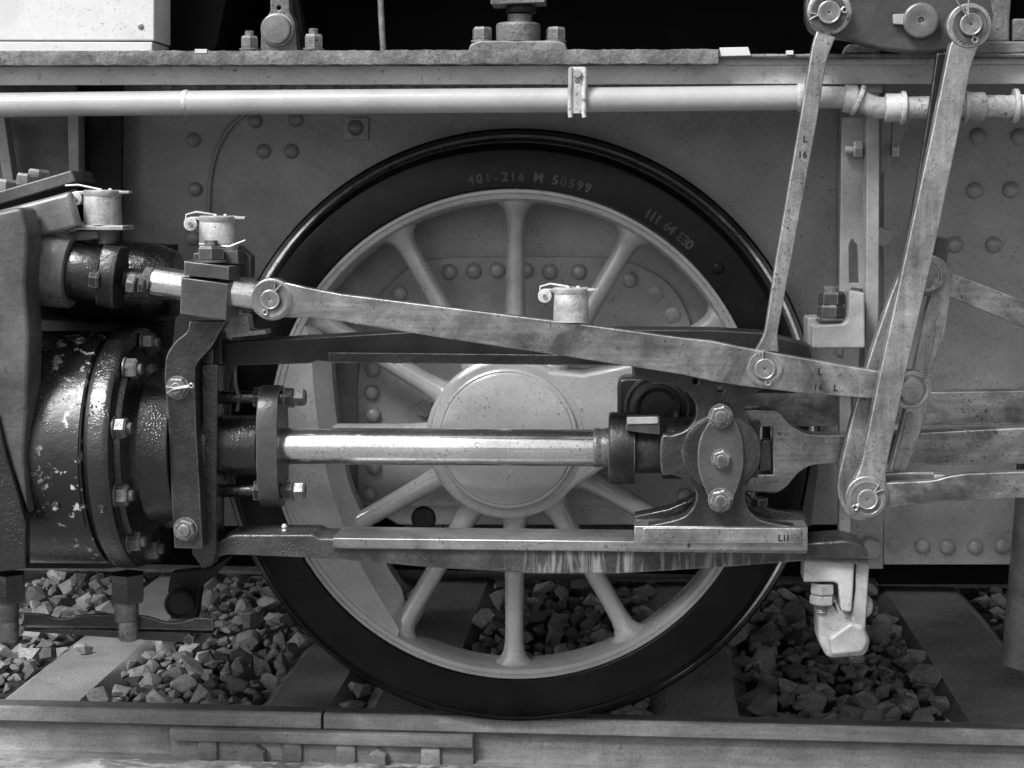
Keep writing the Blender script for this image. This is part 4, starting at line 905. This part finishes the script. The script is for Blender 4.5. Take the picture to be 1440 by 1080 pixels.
cc = P(141, 318, -.43); obj('base_flange', box_mesh(cc.x - 41 * sv, cc.x + 40 * sv, -.47, -.38, cc.z - 5 * sv, cc.z + 1.5 * sv, .002), 'cup', c1)
obj('base_screw', lathe_mesh([(0, 0), (0, 6 * sv), (4 * sv, 5 * sv), (6 * sv, 0)], P(113, 317, -.455), (0, 0, 1), 16), 'bracket', c1, 60)
obj('base_post', lathe_mesh([(0, 0), (0, 18 * sv), (-22 * sv, 12 * sv), (-22 * sv, 0)], P(150, 321, -.43), (0, 0, 1), 20), 'casting', c1)
plate('base_bracket', [(40, 330), (140, 323), (139, 336, 3), (120, 338), (44, 345)], -.45, .05, 'casting', c1, .003)
cup('pale oil cup standing behind the top nut of the clamp block', 307, 352, 303, 27, -.40)
cup('pale oil cup standing on top of the sloping flat bar above the hub', 803, 452, 404, 25, -.445)

# steam chest casting and upper left flange
sc_ = thing('steam_chest', 'dusty grey steam chest casting at the left edge above the cylinder', 'steam chest', P(20, 720, -.5))
plate('chest_sheet', [(-80, 316), (0, 295), (98, 269, 6), (112, 318), (84, 328), (52, 332, 6), (30, 350), (-80, 350)], -.50, .03, 'housing', sc_, .010)
plate('chest_column', [(-80, 318), (0, 297), (30, 290, 10), (40, 330, 10), (36, 400), (41, 470), (38, 580), (34, 640), (39, 722), (10, 640), (-6, 580), (-80, 540)], -.60, .09, 'casting', sc_, .009)
plate('chest_lower', [(-80, 540), (-6, 580), (8, 640), (26, 700), (36, 735), (36, 800), (-80, 812)], -.615, .03, 'oily', sc_, .003)
plate('chest_flange', [(-80, 292), (0, 268), (70, 248), (100, 239, 3), (107, 256, 3), (0, 288), (-80, 311)], -.40, .15, 'casting', sc_, .004)
for x, y, an in ((4, 270, 0), (40, 262, .1), (55, 252, 0)):
    pass
for x, y, Yn in ((8, 270, -.34), (38, 262, -.37), (54, 256, -.30)):
    o = P(x, y, Yn); d = (.12, 0, 1)
    obj('nut', nut_mesh(o, d, 17 * S(Yn), 18 * S(Yn), .3), 'cast', sc_, 20)

obj('lock_wire', tube_mesh(pts3(smoothline([(1336, -20), (1346, 2), (1356, 16), (1362, 24)]), -.55), 1.3 * S(-.55), 8), 'pin', cl2)
obj('lock_wire', tube_mesh(pts3([(1364, -20), (1362, 4), (1362, 20)], -.55), 1.3 * S(-.55), 8), 'pin', cl2)
# drain cocks and their rod
dc_lab = ['drain cock under the cylinder at the far left edge', 'drain cock under the cylinder beside the pale sleeper']
for k, (x, lab) in enumerate(zip((12, 180), dc_lab)):
    t = thing('drain_cock', lab, 'drain cock', P(x, 900, -.30), 'drain cocks under the cylinder')
    vert('hex_collar', [(846, 24), (842, 26), (806, 26)], x, -.30, 'oily', t, 6, 20, .26)
    vert('cock_body', [(873, 16), (870, 17.5), (846, 18)], x - 2, -.30, 'nut', t, 32)
    vert('cock_spout', [(900, 13), (897, 14.5), (873, 14.5)], x + 1, -.30, 'nut', t, 32)
dr = thing('cock_rod', 'flat operating rod with dips linking the two drain cocks', 'rod', P(160, 890, -.29))
plate('rod_bar', smoothline([(33, 863), (60, 864), (76, 869), (95, 870), (120, 865), (195, 866), (215, 870), (232, 875), (255, 875), (275, 869), (299, 870)], 3) + [(300, 887), (33, 880)], -.29, .012, 'oilsteel', dr, .002)
plate('rod_under_bar', [(33, 883), (300, 890), (285, 906), (100, 893), (33, 888)], -.25, .05, 'oily', dr, .003)  # dark second bar behind and below the operating rod
obj('fork_end', nut_mesh(P(268, 897, -.27), 'Y', 9 * S(-.3), .02, 0), 'oilsteel', dr, 20)
tag(face('end_plug', [(0, 22), (.03, 22), (.036, 18), (.03, 16), (.034, 8)], (256, 846), .02, 'black', None), 'dark rusty round plug hanging between the drain cock and the wheel', 'plug')
tag(plate('pipe_bracket', [(240, 806), (296, 800), (330, 778), (300, 812), (282, 826), (276, 870), (240, 870), (236, 830)], .06, .04, 'black', None), 'black bracket behind the round plug under the cylinder', 'bracket')
